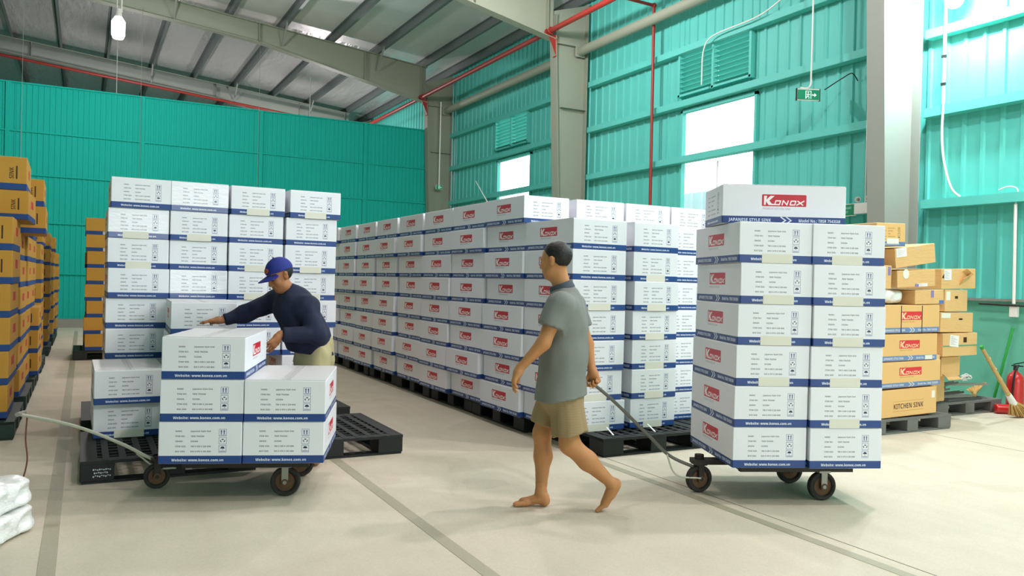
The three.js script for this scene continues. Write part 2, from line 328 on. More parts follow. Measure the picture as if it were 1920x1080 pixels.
WIN.forEach((w, i) => {
  const win = thing(`window_${i + 1}`, i ? 'far bright window opening in the teal side wall' : 'large bright window opening in the teal side wall', 'window', [0, 0, 0], 0, null, 'structure');
  const { z0, z1 } = w, c = (z0 + z1) / 2, W = z1 - z0;
  part(win, 'frame', [box(0.09, 2.1, 0.05, XW - 0.01, 3.55, z0 + 0.025), box(0.09, 2.1, 0.05, XW - 0.01, 3.55, z1 - 0.025), box(0.09, 0.05, W, XW - 0.01, 2.525, c), box(0.09, 0.05, W, XW - 0.01, 4.575, c)], M.teal);
  part(win, 'mullion', box(0.03, 1.05, 0.02, XW + 0.01, 3.05, c), M.outdoor);
  part(win, 'pane', box(0.004, 1.02, W - 0.1, XW + 0.02, 4.06, c), M.glass);
  part(win, 'pane', box(0.004, 1.06, W - 0.1, XW + 0.02, 3.07, c), M.glass);
  const v = thing(`window_${i + 3}`, i ? 'far louvred vent above the far window' : 'louvred vent above the large window', 'vent', [0, 0, 0], 0, null, 'structure');
  const a = z0 - 0.04, b = z1 - 0.1, cc = (a + b) / 2, LW = b - a;
  part(v, 'frame', [box(0.12, 0.84, 0.05, XW - 0.05, 5.26, a + 0.02), box(0.12, 0.84, 0.05, XW - 0.05, 5.26, b - 0.02), box(0.12, 0.84, 0.05, XW - 0.05, 5.26, cc), box(0.12, 0.04, LW, XW - 0.05, 4.87, cc), box(0.12, 0.04, LW, XW - 0.05, 5.66, cc)], M.teal);
  for (let k = 0; k < 9; k++) for (const s of [-1, 1]) {
    const g = box(0.13, 0.006, LW / 2 - 0.07).rotateZ(-0.3).translate(XW - 0.04, 4.92 + k * 0.086, cc + s * LW / 4);
    part(v, 'louvre_blade', g, M.teal);
  }
});
// ---- partition across the hall
const wallB = thing('wall_back', 'teal ribbed partition wall across the hall, open above', 'wall', [0, 0, 0], 0, null, 'structure');
{
  const rows = [0.21, 1.3, 2.52, 3.65, 4.67, 5.81], posts = [];
  for (let x = 9.2; x > XL; x -= 2.9) posts.push(x);
  for (let x = XL; x < 9.15; x += 1.45) { const e = Math.min(9.15, x + 1.45); for (let r = 0; r < 5; r++) part(wallB, 'wall_sheet', ribSheet(x, e, rows[r] + 0.012, rows[r + 1], 0.12, 0.012, 0.03, 'x', ZP), M.tealBack); }
  for (const y of rows) part(wallB, 'girt', box(9.15 - XL, 0.035, 0.05, (9.15 + XL) / 2, y, ZP + 0.02), M.tealBack);
  for (const x of [-10.35, -7.45, -4.55, -1.65, 1.25, 4.15, 7.05]) part(wallB, 'post', box(0.09, 5.6, 0.06, x, 3.01, ZP + 0.02), M.tealBack);
  part(wallB, 'curb', uvPlanar(box(9.2 - XL, 0.21, 0.3, (9.2 + XL) / 2, 0.105, ZP + 0.02)), M.curb);
}
// ---- the walls behind the camera and at the far side, with an open door
const wallF = thing('wall_front', 'ribbed wall behind the viewer with an open loading door', 'wall', [0, 0, 0], 0, null, 'structure');
part(wallF, 'wall_sheet', [box(14.5, 10.6, 0.15, -6.9, 5.3, ZN), box(1.2, 9.4, 0.15, 9.25, 4.7, ZN), box(8.3, 4.6, 0.15, 4.5, 6.9, ZN)], M.teal);
const wallL = thing('wall_left', 'ribbed wall along the far side of the hall', 'wall', [0, 0, 0], 0, null, 'structure');
part(wallL, 'wall_sheet', box(0.15, 10.6, ZN - ZF, XL, 5.3, (ZN + ZF) / 2), M.teal);
const wallE = thing('wall_end', 'end wall beyond the teal partition', 'wall', [0, 0, 0], 0, null, 'structure');
part(wallE, 'wall_sheet', box(XW - XL, 10.6, 0.15, (XW + XL) / 2, 5.3, ZF), M.teal);

// ---- roof
const ceiling = thing('ceiling', 'sloping roof lined with silver foil insulation above dark purlins', 'roof', [0, 0, 0], 0, null, 'structure');
{
  const slab = (z0, z1) => { const L = Math.hypot(XW + 0.4 - XL, (XW + 0.4 - XL) * 0.1), g = new THREE.BoxGeometry(L, 0.1, z1 - z0); g.rotateZ(-Math.atan(0.1)); g.translate((XW + 0.4 + XL) / 2, roofY((XW + 0.4 + XL) / 2) + 0.05, (z0 + z1) / 2); return uvPlanar(g); };
  const e = [ZF - 0.1, -38, -30, -26.2, -22.5, -18.7, -15, -11, -6.9, -2.5, 2, 5.5, ZN + 0.1];
  for (let i = 0; i + 1 < e.length; i++) part(ceiling, 'insulation_blanket', slab(e[i], e[i + 1]), e[i] >= -22.6 ? M.foil : M.foilWave);
  const xs = [9.6, 8.7, 7.25, 5.95, 4.6, 3.25, 1.9]; for (let x = 0.55; x > XL; x -= 1.35) xs.push(x);
  for (const x of xs) {
    const y = roofY(x) - 0.1, L = ZN - ZF;
    part(ceiling, 'purlin', [box(0.012, 0.2, L, x, y, (ZN + ZF) / 2), box(0.075, 0.01, L, x + 0.035, y - 0.1, (ZN + ZF) / 2), box(0.075, 0.01, L, x - 0.035, y + 0.1, (ZN + ZF) / 2)], M.purlin);
  }
}
// ---- portal frames
function strip(pts, w, t) {   // flange plate following points in the frame's plane
  const gs = []; for (let i = 0; i + 1 < pts.length; i++) { const [a, b] = [pts[i], pts[i + 1]], L = Math.hypot(b[0] - a[0], b[1] - a[1]); gs.push(new THREE.BoxGeometry(L + t, t, w).rotateZ(Math.atan2(b[1] - a[1], b[0] - a[0])).translate((a[0] + b[0]) / 2, (a[1] + b[1]) / 2, 0)); }
  return gs;
}
const plate = (pts, t) => { const s = new THREE.Shape(); pts.forEach(([a, b], i) => (i ? s.lineTo(a, b) : s.moveTo(a, b))); return new THREE.ExtrudeGeometry(s, { depth: t, bevelEnabled: false }).translate(0, 0, -t / 2); };
const rafterTop = (x) => roofY(x) - 0.21;
function frame(z, mat, labelC, labelR, dx = 0) {
  const c = thing('steel_column', labelC, 'column', [0, 0, z], 0, null, 'structure');
  const xo = 9.6, xb = 9.08 + dx, xt = 8.8 + dx;
  part(c, 'web', plate([[xb, 0], [xo, 0], [xo, 7.45], [xt, 7.2], [xt, 6.55]], 0.014), mat);
  part(c, 'flange', strip([[xb, 0], [xt, 6.55], [xt, 7.1]], 0.26, 0.018), mat);
  part(c, 'flange', strip([[xo, 0], [xo, 7.45]], 0.26, 0.018), mat);
  part(c, 'stiffener', box(xo - xt, 0.014, 0.24, (xo + xt) / 2, 6.5, 0), mat);
  part(c, 'stiffener', box(xo - xb + 0.1, 0.014, 0.24, (xo + xb) / 2 - 0.05, 5.15, 0), mat);
  part(c, 'base_plate', box(0.75, 0.03, 0.36, (xo + xb) / 2, 0.015, 0), mat);
  const r = thing('steel_rafter', labelR, 'rafter', [0, 0, z], 0, null, 'structure');
  const bot = [[8.78, 6.58], [4.0, rafterTop(4) - 0.5], [XL + 0.1, rafterTop(XL) - 0.45]], top = [[8.78, rafterTop(8.78)], [XL + 0.1, rafterTop(XL + 0.1)]];
  part(r, 'web', plate([...bot, ...top.slice().reverse()], 0.012), mat);
  part(r, 'bottom_flange', strip(bot, 0.24, 0.016), mat);
  part(r, 'top_flange', strip(top, 0.24, 0.016), mat);
  for (const x of [8.6, 6.9, 4.0, -1.6, -7]) { const yb = x > 4 ? 6.58 + (8.78 - x) / 4.78 * (rafterTop(4) - 0.5 - 6.58) : rafterTop(x) - 0.48; part(r, 'stiffener', box(0.016, rafterTop(x) - yb, 0.23, x, (rafterTop(x) + yb) / 2, 0), mat); }
  for (const x of [7.25, 4.6, 1.9]) part(r, 'fly_brace', beam([x, roofY(x) - 0.15, 0.75], [x, rafterTop(x) - 0.45, 0.08], 0.04, 0.04), M.steel);
}
frame(-6.93, M.steel, 'nearest grey steel column beside the brown cartons', 'nearest roof rafter of the hall overhead', -0.02);
frame(-14.9, M.steelWarm, 'grey steel column with the red bracket behind the long white stack', 'grey tapered roof rafter meeting the middle column');
frame(-22.2, M.steelWarm, 'farthest visible grey steel column at the end of the partition', 'long grey roof rafter crossing above the partition');
frame(-30, M.steel, 'steel column hidden beyond the partition wall', 'far roof rafter seen through the gap above the partition');
// tube struts between the columns
for (const [a, b, l] of [[-14.8, -6.95, 'grey tube strut between the near column and the middle column'], [-22.1, -15.0, 'grey tube strut between the middle column and the far column']]) {
  const s = thing('eave_strut', l, 'strut', [0, 0, 0], 0, null, 'structure');
  part(s, 'tube', rod([9.42, 6.4, a], [9.42, 6.4, b], 0.1, 20), M.steelWarm);
  for (const z of [a, b]) part(s, 'end_plate', box(0.24, 0.24, 0.02, 9.42, 6.4, z), M.steelWarm);
}
// sag wires hanging before the partition
for (const [x, l] of [[-1.35, 'thin steel wire hanging before the partition near the yellow cartons'], [1.18, 'thin steel wire hanging before the partition below the lamp'], [4.03, 'thin steel wire hanging before the middle of the partition']])
  tag(part(scene, numbered('hanging_wire'), rod([x, rafterTop(x) - 0.4, -22.1], [x, 3.2, -22.1], 0.0045, 6), M.galv), l, 'wire');

// ---- red sprinkler pipes
{
  const p = thing('sprinkler_pipe', 'long red fire pipe running along the top of the side wall', 'pipe');
  part(p, 'main_pipe', rod([8.62, 6.7, -30], [8.62, 6.7, -8], 0.057, 16), M.red);
  for (const z of [-14.9, -22.2]) {
    part(p, 'bracket', [plate([[8.62, 6.62], [8.82, 6.62], [8.82, 6.2]], 0.012).translate(0, 0, z + 0.1), box(0.24, 0.02, 0.14, 8.7, 6.63, z + 0.06), box(0.02, 0.46, 0.14, 8.815, 6.42, z + 0.06)], M.red);
    part(p, 'pipe_clamp', [new THREE.TorusGeometry(0.066, 0.014, 8, 20).translate(8.62, 6.7, z + 0.06), new THREE.TorusGeometry(0.066, 0.014, 8, 20).translate(8.62, 6.7, z + 0.2)], M.red);
  }
  part(p, 'branch_pipe', rod([8.62, 6.7, -12.3], [9.5, 6.7, -12.35], 0.03, 12), M.red);
  part(p, 'elbow', new THREE.SphereGeometry(0.05, 14, 10).translate(9.5, 6.7, -12.35), M.red);
  part(p, 'drop_pipe', rod([9.5, 6.7, -12.35], [9.5, 0.9, -12.3], 0.03, 12), M.red);
  const q = thing('sprinkler_pipe', 'dark red fire pipe following the far rafter above the partition', 'pipe');
  part(q, 'main_pipe', rod([9, 6.95, -29.3], [-6, 8.3, -29.3], 0.045, 12), M.red);
}
// ---- outdoors
{
  const y = thing('yard', 'pale concrete yard outside the windows', 'yard', [0, 0, 0], 0, null, 'structure');
  part(y, 'slab', [box(60, 0.2, 120, XW + 30.3, -0.2, -15), box(120, 0.2, 40, -10, -0.2, ZN + 20.3)], M.yard);
  const f = thing('neighbour_fence', 'pale ribbed fence outside the large window', 'fence', [0, 0, 0], 0, null, 'structure');
  for (let z = -40; z < 0; z += 2) part(f, 'wall_sheet', ribSheet(z, z + 2, 0, 3.9, 0.4, 0.06, 0.08, 'z', 14.5), M.outdoor);
}

// ================================================================ LAMPS
function highBay(x, y, z, label, power = 1) {
  const l = thing('high_bay_lamp', label, 'lamp', [x, y, z], 0, 'high bay lamps under the roof');
  part(l, 'bulb', new THREE.LatheGeometry([[0.001, -0.3], [0.09, -0.29], [0.125, -0.22], [0.125, 0.05], [0.07, 0.14], [0.001, 0.15]].map((p) => new THREE.Vector2(...p)), 24), M.glow);
  part(l, 'socket', cyl(0.05, 0.07, 0.16, 16).translate(0, 0.22, 0), M.plastic);
  part(l, 'hanger', [rod([-0.03, 0.3, 0], [-0.03, roofY(x) - y + 0.01, 0], 0.012), rod([0.05, 0.25, 0], [0.05, 0.75, 0], 0.02)], M.plastic);
  const p = new THREE.PointLight(0xfff3f7, LAMP.high * power); p.name = 'light'; p.position.set(0, -0.42, 0); p.castShadow = true; p.shadow.radius = 6; l.add(p);
  return l;
}
highBay(0.52, 6.31, -17.9, 'glowing white high bay lamp hanging before the teal partition', 0.9);
highBay(6.2, 6.9, -12, 'high bay lamp hanging over the long white block');
highBay(2.4, 7.6, -6.2, 'high bay lamp hanging over the cart being loaded', 0.5);
highBay(3.0, 7.4, 1.2, 'high bay lamp hanging over the loading floor', 0.95);
highBay(6.4, 7.2, -4.2, 'high bay lamp hanging over the cart being pulled', 1.25);
highBay(8.0, 6.9, -0.6, 'high bay lamp hanging over the floor before the brown cartons', 1.4);
highBay(0.8, 5.9, -27, 'high bay lamp hidden beyond the partition near the wires', 0.75);
highBay(6.6, 5.9, -27, 'high bay lamp hidden beyond the partition near the far column', 0.75);
{
  const l = thing('wall_lamp', 'bright round lamp on the conduit by the nearest column', 'lamp', [9.36, 4.96, -6.22]);
  part(l, 'globe', new THREE.SphereGeometry(0.11, 24, 16), M.glow);
  part(l, 'arm', [rod([0, 0.05, 0], [0.2, 0.32, -0.1], 0.015), rod([0.2, 0.32, -0.1], [0.36, 0.32, -0.1], 0.015)], M.plastic);
  const p = new THREE.PointLight(0xe9f7ff, LAMP.wall); p.name = 'light'; p.position.set(-0.13, -0.02, 0.08); p.castShadow = true; p.shadow.radius = 5; l.add(p);
}

// ================================================================ CARTONS
const geoCache = {};
function cartonGeo(W, H, L) { const k = `${W.toFixed(3)}_${H.toFixed(4)}_${L.toFixed(3)}`; return (geoCache[k] ??= new RoundedBoxGeometry(W, H - 0.0015, L, 2, 0.006).translate(0, H / 2, 0)); }
const ORD = ['zeroth', 'first', 'second', 'third', 'fourth', 'fifth', 'sixth', 'seventh', 'eighth', 'ninth', 'tenth', 'eleventh', 'twelfth'];
// a carton: origin at the middle of its base; text ends face +-z, logo sides face +-x
const SKIN = {
  white: [M.logo, M.logo, M.whiteTop, M.whiteTop, M.text, M.text],
  film: [M.logo, M.logo, M.whiteTop, M.whiteTop, M.textFilm, M.text],
  kraft: [M.kLogo, M.kLogo, M.kraft, M.kraft, M.kText, M.kText],
  yellow: [M.ySide, M.ySide, M.yTop, M.yTop, M.yText, M.yText],
  far: [M.ySide, M.ySide, M.yTop, M.yTop, M.yFar, M.yFar],
  plain: [M.kraft, M.kraft, M.kraft, M.kraft, M.kraft, M.kraft],
  sink: [M.kraft, M.kraft, M.kraft, M.kraft, M.sinkFace, M.kraft],
  kraftLong: [M.kText, M.kText, M.kraft, M.kraft, M.kLogo, M.kLogo],
};
function carton(pos, turn, skin, label, group, o = {}) {
  const { W = 0.475, H = 0.25, L = 0.825, sticker, top, name = 'carton' } = o;
  const c = thing(name, label, o.category ?? 'carton', pos, turn, group);
  part(c, 'box_body', cartonGeo(W, H, L), SKIN[skin]);
  if (sticker) part(c, 'paper_sticker', box(W * 0.42, H * 0.23, 0.0012, (sticker === true ? 0.0 : sticker) * W, H * 0.115, L / 2 + 0.0008), M.sticker);
  if (top) {
    const m = skin === 'white' || skin === 'film' ? M.whiteTop : M.kraft;
    for (const s of [-1, 1]) part(c, 'top_flap', rbox(W / 2 - 0.004, 0.004, L - 0.01, 0.0015, s * (W / 4), H + 0.001, 0, 1), m);
    part(c, 'packing_tape', [box(0.055, 0.0008, L - 0.012, 0, H + 0.0036, 0)], M.tape);
  }
  return c;
}

// ---- the tall left stack: four columns, eight layers, stretch film on some
{
  const X0 = [0.165, 0.635, 1.118, 1.603], z = -7.4 - 0.4125, st = { '8_3': 1, '8_4': 1, '7_1': 1, '7_2': 1, '6_1': 1, '6_3': 1, '6_4': 1, '5_3': 1, '5_4': 1 };
  const colName = ['outer column by the dark aisle', 'second column from the dark aisle', 'third column from the dark aisle', 'column nearest the open pallet'];
  const topShift = [0.02, 0.0, 0.012, 0.035];
  for (let c = 0; c < 4; c++) for (let k = 1; k <= 8; k++) {
    if (k <= 2 && (c === 1 || c === 2)) continue;   // nothing of these can be seen
    const dx = (k === 8 ? topShift[c] : 0) + (k <= 4 ? -0.006 : 0) + (c === 3 && k === 4 ? 0.02 : 0) + rr(-0.004, 0.004);
    const film = (k === 8 && c === 1) || (k === 7 && c === 0) || (k === 5 && c === 1);
    carton([X0[c] + 0.2375 + dx, 0.15 + (k - 1) * 0.25, z + rr(-0.01, 0.01)], rr(-0.006, 0.006), film ? 'film' : 'white',
      `white carton, ${9 - k === 1 ? 'topmost' : ORD[9 - k] + ' from top'}, ${colName[c]}, stack behind the capped man`, 'white cartons behind the capped man', { W: 0.466, sticker: st[`${k}_${c + 1}`] ? (c === 0 && k === 7 ? -0.05 : true) : false, top: k === 8 });
  }
}
// ---- part-unloaded pallet in front of it
for (let k = 1; k <= 2; k++) carton([0.075 + 0.2375, 0.15 + (k - 1) * 0.25, -6.55 - 0.4125 + (k - 1) * 0.04], 0.01, 'white', `${k === 2 ? 'upper' : 'lower'} of two white cartons left on the pallet corner beside the cart`, 'cartons left on the front pallet', { sticker: k === 1, top: k === 2 });
for (let k = 1; k <= 4; k++) carton([0.6 + 0.2375 + (k === 4 ? 0.0 : -0.01), 0.15 + (k - 1) * 0.25, -6.53 - 0.4125], -0.01 * k, 'white', `white carton, ${k === 4 ? 'topmost' : ORD[5 - k] + ' from top'}, short stack just behind the loaded cart`, 'short stack behind the cart', { top: k === 4 });

// ---- the long white block in the middle
{
  const zEdge = [-5.5, -6.3, -7.12, -7.93, -8.78, -9.66, -10.52, -11.38, -12.24, -13.1, -13.96], L = 0.79;
  const aisle = ['front', 'second', 'third', 'fourth', 'fifth', 'sixth', 'seventh', 'eighth', 'ninth', 'tenth'];
  const st = { 3: 1, 6: 1, 7: 1 };
  for (let d = 0; d < 10; d++) {
    const n = d === 0 ? 7 : 8;
    for (let k = 1; k <= n; k++) {
      const xOff = d === 0 ? (k === 1 ? 0.03 : 0) + rr(-0.012, 0.01) : rr(-0.028, 0.028) + (k === 2 ? -0.015 : 0);
      const fromTop = n + 1 - k;
      carton([3.475 + (d === 0 ? 0.265 : 0.2375) + xOff, 0.15 + (k - 1) * 0.249, zEdge[d] - L / 2 + rr(-0.008, 0.008)], rr(-0.008, 0.008), 'white',
        d === 0 ? `white carton, ${fromTop === 1 ? 'topmost' : ORD[fromTop] + ' from top'}, front corner stack behind the walking man` : `white carton, ${fromTop === 1 ? 'topmost' : ORD[fromTop] + ' from top'}, ${aisle[d]} stack back along the middle aisle`,
        'white cartons of the long middle block', { L, W: d === 0 ? 0.53 : 0.475, H: 0.249, sticker: d === 0 ? !!st[8 - k] : false, top: k === n && d < 3 });
    }
  }
  const st2 = { 2: 1, 3: 1, 4: 1, 5: 1, 6: 1, 7: 1 };
  for (let k = 1; k <= 7; k++) carton([4.095 + 0.2375 + rr(-0.006, 0.008), 0.15 + (k - 1) * 0.249, -5.5 - L / 2 + rr(-0.01, 0.01)], rr(-0.006, 0.006), 'white',
    `white carton, ${8 - k === 1 ? 'topmost' : ORD[8 - k] + ' from top'}, front stack beside the pulled cart`, 'white cartons of the long middle block', { L, H: 0.249, sticker: !!st2[8 - k], top: k === 7 });
  for (let k = 1; k <= 7; k++) carton([4.62 + 0.2375 + rr(-0.004, 0.004), 0.15 + (k - 1) * 0.249, -5.72 - 0.26], 0, 'white',
    `white carton, ${8 - k === 1 ? 'topmost' : ORD[8 - k] + ' from top'}, stack mostly hidden behind the pulled cart`, 'white cartons of the long middle block', { H: 0.249, L: 0.52 });
  for (let c = 0; c < 4; c++) for (let k = 1; k <= 8; k++) carton([4.025 + c * 0.555 + 0.26, 0.15 + (k - 1) * 0.249, -6.3 - L / 2], rr(-0.01, 0.01), 'white',
    `white carton, ${k === 8 ? 'topmost' : ORD[9 - k] + ' from top'}, ${ORD[c + 2]} stack across, second row of the middle block`, 'white cartons of the long middle block', { L, W: 0.535, H: 0.249, top: k === 8 });
}

// ---- yellow-brown cartons on the near left
{
  const H = 0.272, W = 0.56, L = 0.83;
  for (let k = 1; k <= 6; k++) carton([-0.53 - W / 2 + rr(-0.008, 0.008) + k * 0.004, 0.16 + (k - 1) * H, -7.64 - L / 2], rr(-0.01, 0.01), 'yellow', `yellow brown carton, ${ORD[k]} layer up, stack at the picture's edge beside the aisle`, 'yellow brown cartons by the aisle', { H, W, L });
  for (let k = 7; k <= 8; k++) carton([-0.42 - W / 2 - (k - 7) * 0.03, 0.16 + 6 * H + (k - 7) * 0.252, -8.05 - L / 2], 0.03 * (k - 7.5), 'yellow', `yellow brown carton, ${k === 8 ? 'topmost' : 'second from top'}, stack at the picture's edge beside the aisle`, 'yellow brown cartons by the aisle', { H: k === 8 ? 0.28 : 0.25, W, L, top: k === 8 });
  const back = [[-8.95, 6, -0.53], [-9.85, 6, -0.53], [-10.75, 7, -0.52], [-12.4, 6, -0.5], [-13.3, 7, -0.53], [-15.2, 7, -0.5], [-17.0, 7, -0.48], [-18.6, 6, -0.46]];
  back.forEach(([z, n, x], i) => { for (let k = 1; k <= n; k++) carton([x - W / 2 + rr(-0.012, 0.012) + (i === 2 && k < 4 ? 0.07 : 0), 0.15 + (k - 1) * 0.262, z - L / 2], rr(-0.012, 0.012), 'yellow', `brown carton, ${ORD[k]} layer up, ${ORD[i + 2]} stack back along the dark aisle`, 'brown cartons along the dark aisle', { H: 0.262, W, L: 0.8 }); });
  for (let k = 7; k <= 8; k++) carton([-0.34 - W / 2 - (k - 7) * 0.02, 0.15 + 6 * 0.262 + (k - 7) * 0.262, -9.02 - L / 2], 0.02, 'yellow', `brown carton, ${k === 8 ? 'topmost' : 'second from top'}, jutting out of the second stack along the dark aisle`, 'brown cartons along the dark aisle', { H: 0.262, W, L: 0.8 });
}
// ---- brown cartons far back behind the left white stack
for (let d = 0; d < 2; d++) for (let k = 1; k <= 8; k++) carton([0.03 + 0.2375 + rr(-0.02, 0.02), 0.15 + (k - 1) * 0.256, -14.0 - d * 0.9 - 0.4125], rr(-0.01, 0.01), 'far', `brown carton, ${ORD[k]} layer up, ${d ? 'rear' : 'front'} far stack across the aisle behind the white stack`, 'far brown cartons behind the white stack', { H: 0.256 });

// ================================================================ PALLETS
function palletProto(S, mat, fine = true) {
  const g = new THREE.Group(), n = fine ? 11 : 7, hs = S / 2;
  for (let i = 0; i < n; i++) { const x = -hs + 0.05 + (S - 0.1) * i / (n - 1); part(g, 'deck_slat', box(i === 0 || i === n - 1 ? 0.1 : 0.042, 0.022, S, x, 0.137, 0), mat); }
  for (const z of [-hs + 0.05, -0.4, -0.3, -0.2, -0.1, 0, 0.1, 0.2, 0.3, 0.4, hs - 0.05]) part(g, 'cross_rib', box(S, 0.02, Math.abs(z) > hs - 0.1 ? 0.1 : 0.022, 0, 0.1355, z), mat);
  for (const x of [-hs + 0.1, 0, hs - 0.1]) {
    for (const z of [-hs + 0.1, 0, hs - 0.1]) part(g, 'block', rbox(x ? 0.2 : 0.16, 0.115, z ? 0.2 : 0.16, 0.008, x, 0.0705, z, 1), mat);
    part(g, 'skid', box(x ? 0.18 : 0.12, 0.018, S - 0.02, x, 0.009, 0), mat);
  }
  for (const z of [-hs + 0.06, hs - 0.06]) part(g, 'end_skid', box(S - 0.02, 0.016, 0.11, 0, 0.0085, z), mat);
  return g;
}
const protoP = {};
function pallet(x, z, label, o = {}) {
  const { S = 1.1, mat = 'pallet', turn = 0, group = 'black plastic pallets' } = o, key = `${S}_${mat}`;
  protoP[key] ??= palletProto(S, M[mat]);
  const p = protoP[key].clone(); p.name = numbered('plastic_pallet'); p.position.set(x, 0, z); p.rotation.y = turn; scene.add(p);
  return tag(p, label, 'pallet', group);
}
const pA = pallet(0.55, -6.35, 'black plastic pallet with white print under the corner cartons beside the cart');
part(pA, 'printed_panel', box(0.14, 0.075, 0.002, -0.42, 0.07, 0.5512), M.palletPrint);
pallet(1.68, -6.49, 'empty black plastic pallet between the cart and the aisle floor');
pallet(0.55, -7.97, 'black plastic pallet under the tall white stack on the dark aisle side');
pallet(1.7, -7.97, 'black plastic pallet under the tall white stack behind the empty pallet');
pallet(0.42, -14.55, 'dark pallet under the far brown cartons behind the white stack');
pallet(4.17, -5.76, 'black plastic pallet sticking out below the front stacks of the middle block');
for (let i = 0; i < 7; i++) pallet(4.1 + rr(-0.015, 0.015), -6.9 - i * 1.13, `black plastic pallet under the middle block, ${ORD[i + 2]} back along its aisle side`);
pallet(5.3, -5.95, 'black plastic pallet behind the pulled cart under hidden white cartons');
for (const [z, l] of [[-8.1, 'dark green pallet under the near yellow brown cartons'], [-9.6, 'dark green pallet under the second brown stack of the dark aisle'], [-11.0, 'dark green pallet in the middle of the dark aisle row'], [-12.9, 'dark green pallet farther along the dark aisle row'], [-15.4, 'dark green pallet far along the dark aisle row'], [-17.4, 'dark green pallet next to last along the dark aisle row'], [-18.8, 'dark green pallet at the end of the dark aisle row']]) pallet(-1.03, z, l, { mat: 'palletGreen', S: 1.12, group: 'dark green pallets by the aisle' });

for (const [x, l] of [[3.78, 'short white strap end on the middle block pallet nearest the walking man'], [4.2, 'short white strap end on the middle block pallet nearest the pulled cart']]) tag(part(scene, numbered('strap_end'), beam([x, 0.152, -5.3], [x + 0.05, 0.185, -5.47], 0.014, 0.003), M.white), l, 'strap');

// ================================================================ CARTS
function cart(name, label, o) {
  const { pos, turn, W, L, wheels, steer } = o;   // local: x along the text ends, z towards the viewer, origin under the front corner
  const c = thing(name, label, 'cart', pos, turn, 'three wheeled carts');
  part(c, 'deck_board', box(W - 0.2, 0.02, L - 0.2, W / 2, 0.229, -L / 2), M.ironDark);
  part(c, 'deck_frame', [box(W - 0.2, 0.03, 0.04, W / 2, 0.204, -0.14), box(W - 0.2, 0.03, 0.04, W / 2, 0.204, -L + 0.14), box(0.04, 0.03, L - 0.26, 0.13, 0.204, -L / 2), box(0.04, 0.03, L - 0.26, W - 0.13, 0.204, -L / 2), box(0.05, 0.03, L - 0.26, W * 0.7, 0.204, -L / 2), box(0.24, 0.03, 0.06, 0.02, 0.204, wheels[0][1])], M.ironDark);
  wheels.forEach(([x, z, yaw, r], i) => {
    const w = new THREE.Group(); w.name = 'wheel'; w.position.set(x, r, z); w.rotation.y = yaw; c.add(w);
    part(w, 'tyre', new THREE.LatheGeometry([[r * 0.66, -0.022], [r * 0.93, -0.024], [r, -0.014], [r, 0.014], [r * 0.93, 0.024], [r * 0.66, 0.022], [r * 0.66, -0.022]].map((p) => new THREE.Vector2(...p)), 40).rotateX(Math.PI / 2), M.tyre);
    part(w, 'hub', [cyl(r * 0.67, r * 0.67, 0.026, 28).rotateX(Math.PI / 2), cyl(0.022, 0.022, 0.075, 14).rotateX(Math.PI / 2)], M.rust);
    part(w, 'fork', [box(0.04, 0.2 - r + 0.02, 0.006, 0, (0.2 - r) / 2, 0.034), box(0.04, 0.2 - r + 0.02, 0.006, 0, (0.2 - r) / 2, -0.034), box(0.075, 0.012, 0.085, 0, 0.2 - r + 0.006 - 0.018, 0), cyl(0.012, 0.012, 0.086, 10).rotateX(Math.PI / 2)], i === 1 ? M.galv : M.ironDark);
  });
  return c;
}
const cartL = cart('hand_cart', 'flat three wheeled cart being loaded by the capped man', { pos: [0.408, 0, -5.132], turn: -0.351, W: 0.95, L: 0.825, wheels: [[-0.12, -0.4, 0.35, 0.078], [0.705, -0.18, 0.0, 0.09], [0.735, -0.68, 0.1, 0.09]] });
part(cartL, 'pull_handle', tube([[0.02, 0.17, -0.4], [-0.14, 0.18, -0.41], [-0.33, 0.27, -0.425], [-0.62, 0.38, -0.45], [-0.97, 0.45, -0.49]], 0.011, 40, 10), M.rodPale);
part(cartL, 'handle_stay', tube([[0.0, 0.13, -0.38], [-0.12, 0.13, -0.4], [-0.25, 0.215, -0.42]], 0.006, 20, 8), M.rodPale);
part(cartL, 'grip', rod([-0.965, 0.46, -0.43], [-0.985, 0.45, -0.57], 0.014, 12), M.galv);
part(cartL, 'pull_cord', tube([[-0.93, 0.44, -0.485], [-0.93, 0.3, -0.47], [-0.915, 0.16, -0.46], [-0.95, 0.03, -0.45], [-1.0, 0.006, -0.4]], 0.005, 30, 6), M.cord);
{
  const P = (x, y, z) => V(x, y, z).applyAxisAngle(V(0, 1, 0), -0.351).add(V(0.408, 0, -5.132)).toArray();
  const rows = [[0, 0, 'bottom layer, under the other two, near the pull handle', 0], [1, 0, 'bottom layer on the cart, above the front wheel', 0], [0, 1, 'middle layer, right under the carton being handled', 0], [1, 1, 'second layer with its lid showing, below the man in khaki trousers', 1], [0, 2, 'topmost, gripped between the hands of the capped man', 1]];
  for (const [c, k, l, top] of rows) carton(P(0.2375 + c * 0.476 + (c ? 0.003 : 0), 0.24 + k * 0.25, -0.4125 + (c ? 0.006 : 0) * k), -0.351 + (k - 1) * 0.012, 'white', `white carton, ${l}`, 'white cartons on the loading cart', { top });
}
const cartR = cart('hand_cart', 'flat three wheeled cart pulled by the walking man', { pos: [3.573, 0, -3.742], turn: -0.394, W: 0.95, L: 0.825, wheels: [[-0.09, -0.36, 0.2, 0.09], [0.66, -0.16, 0.05, 0.092], [0.645, -0.6, 0.05, 0.092]] });
part(cartR, 'steering_fork', [cyl(0.03, 0.034, 0.1, 14).translate(-0.09, 0.2, -0.36), box(0.24, 0.03, 0.1, -0.02, 0.205, -0.36)], M.ironDark);
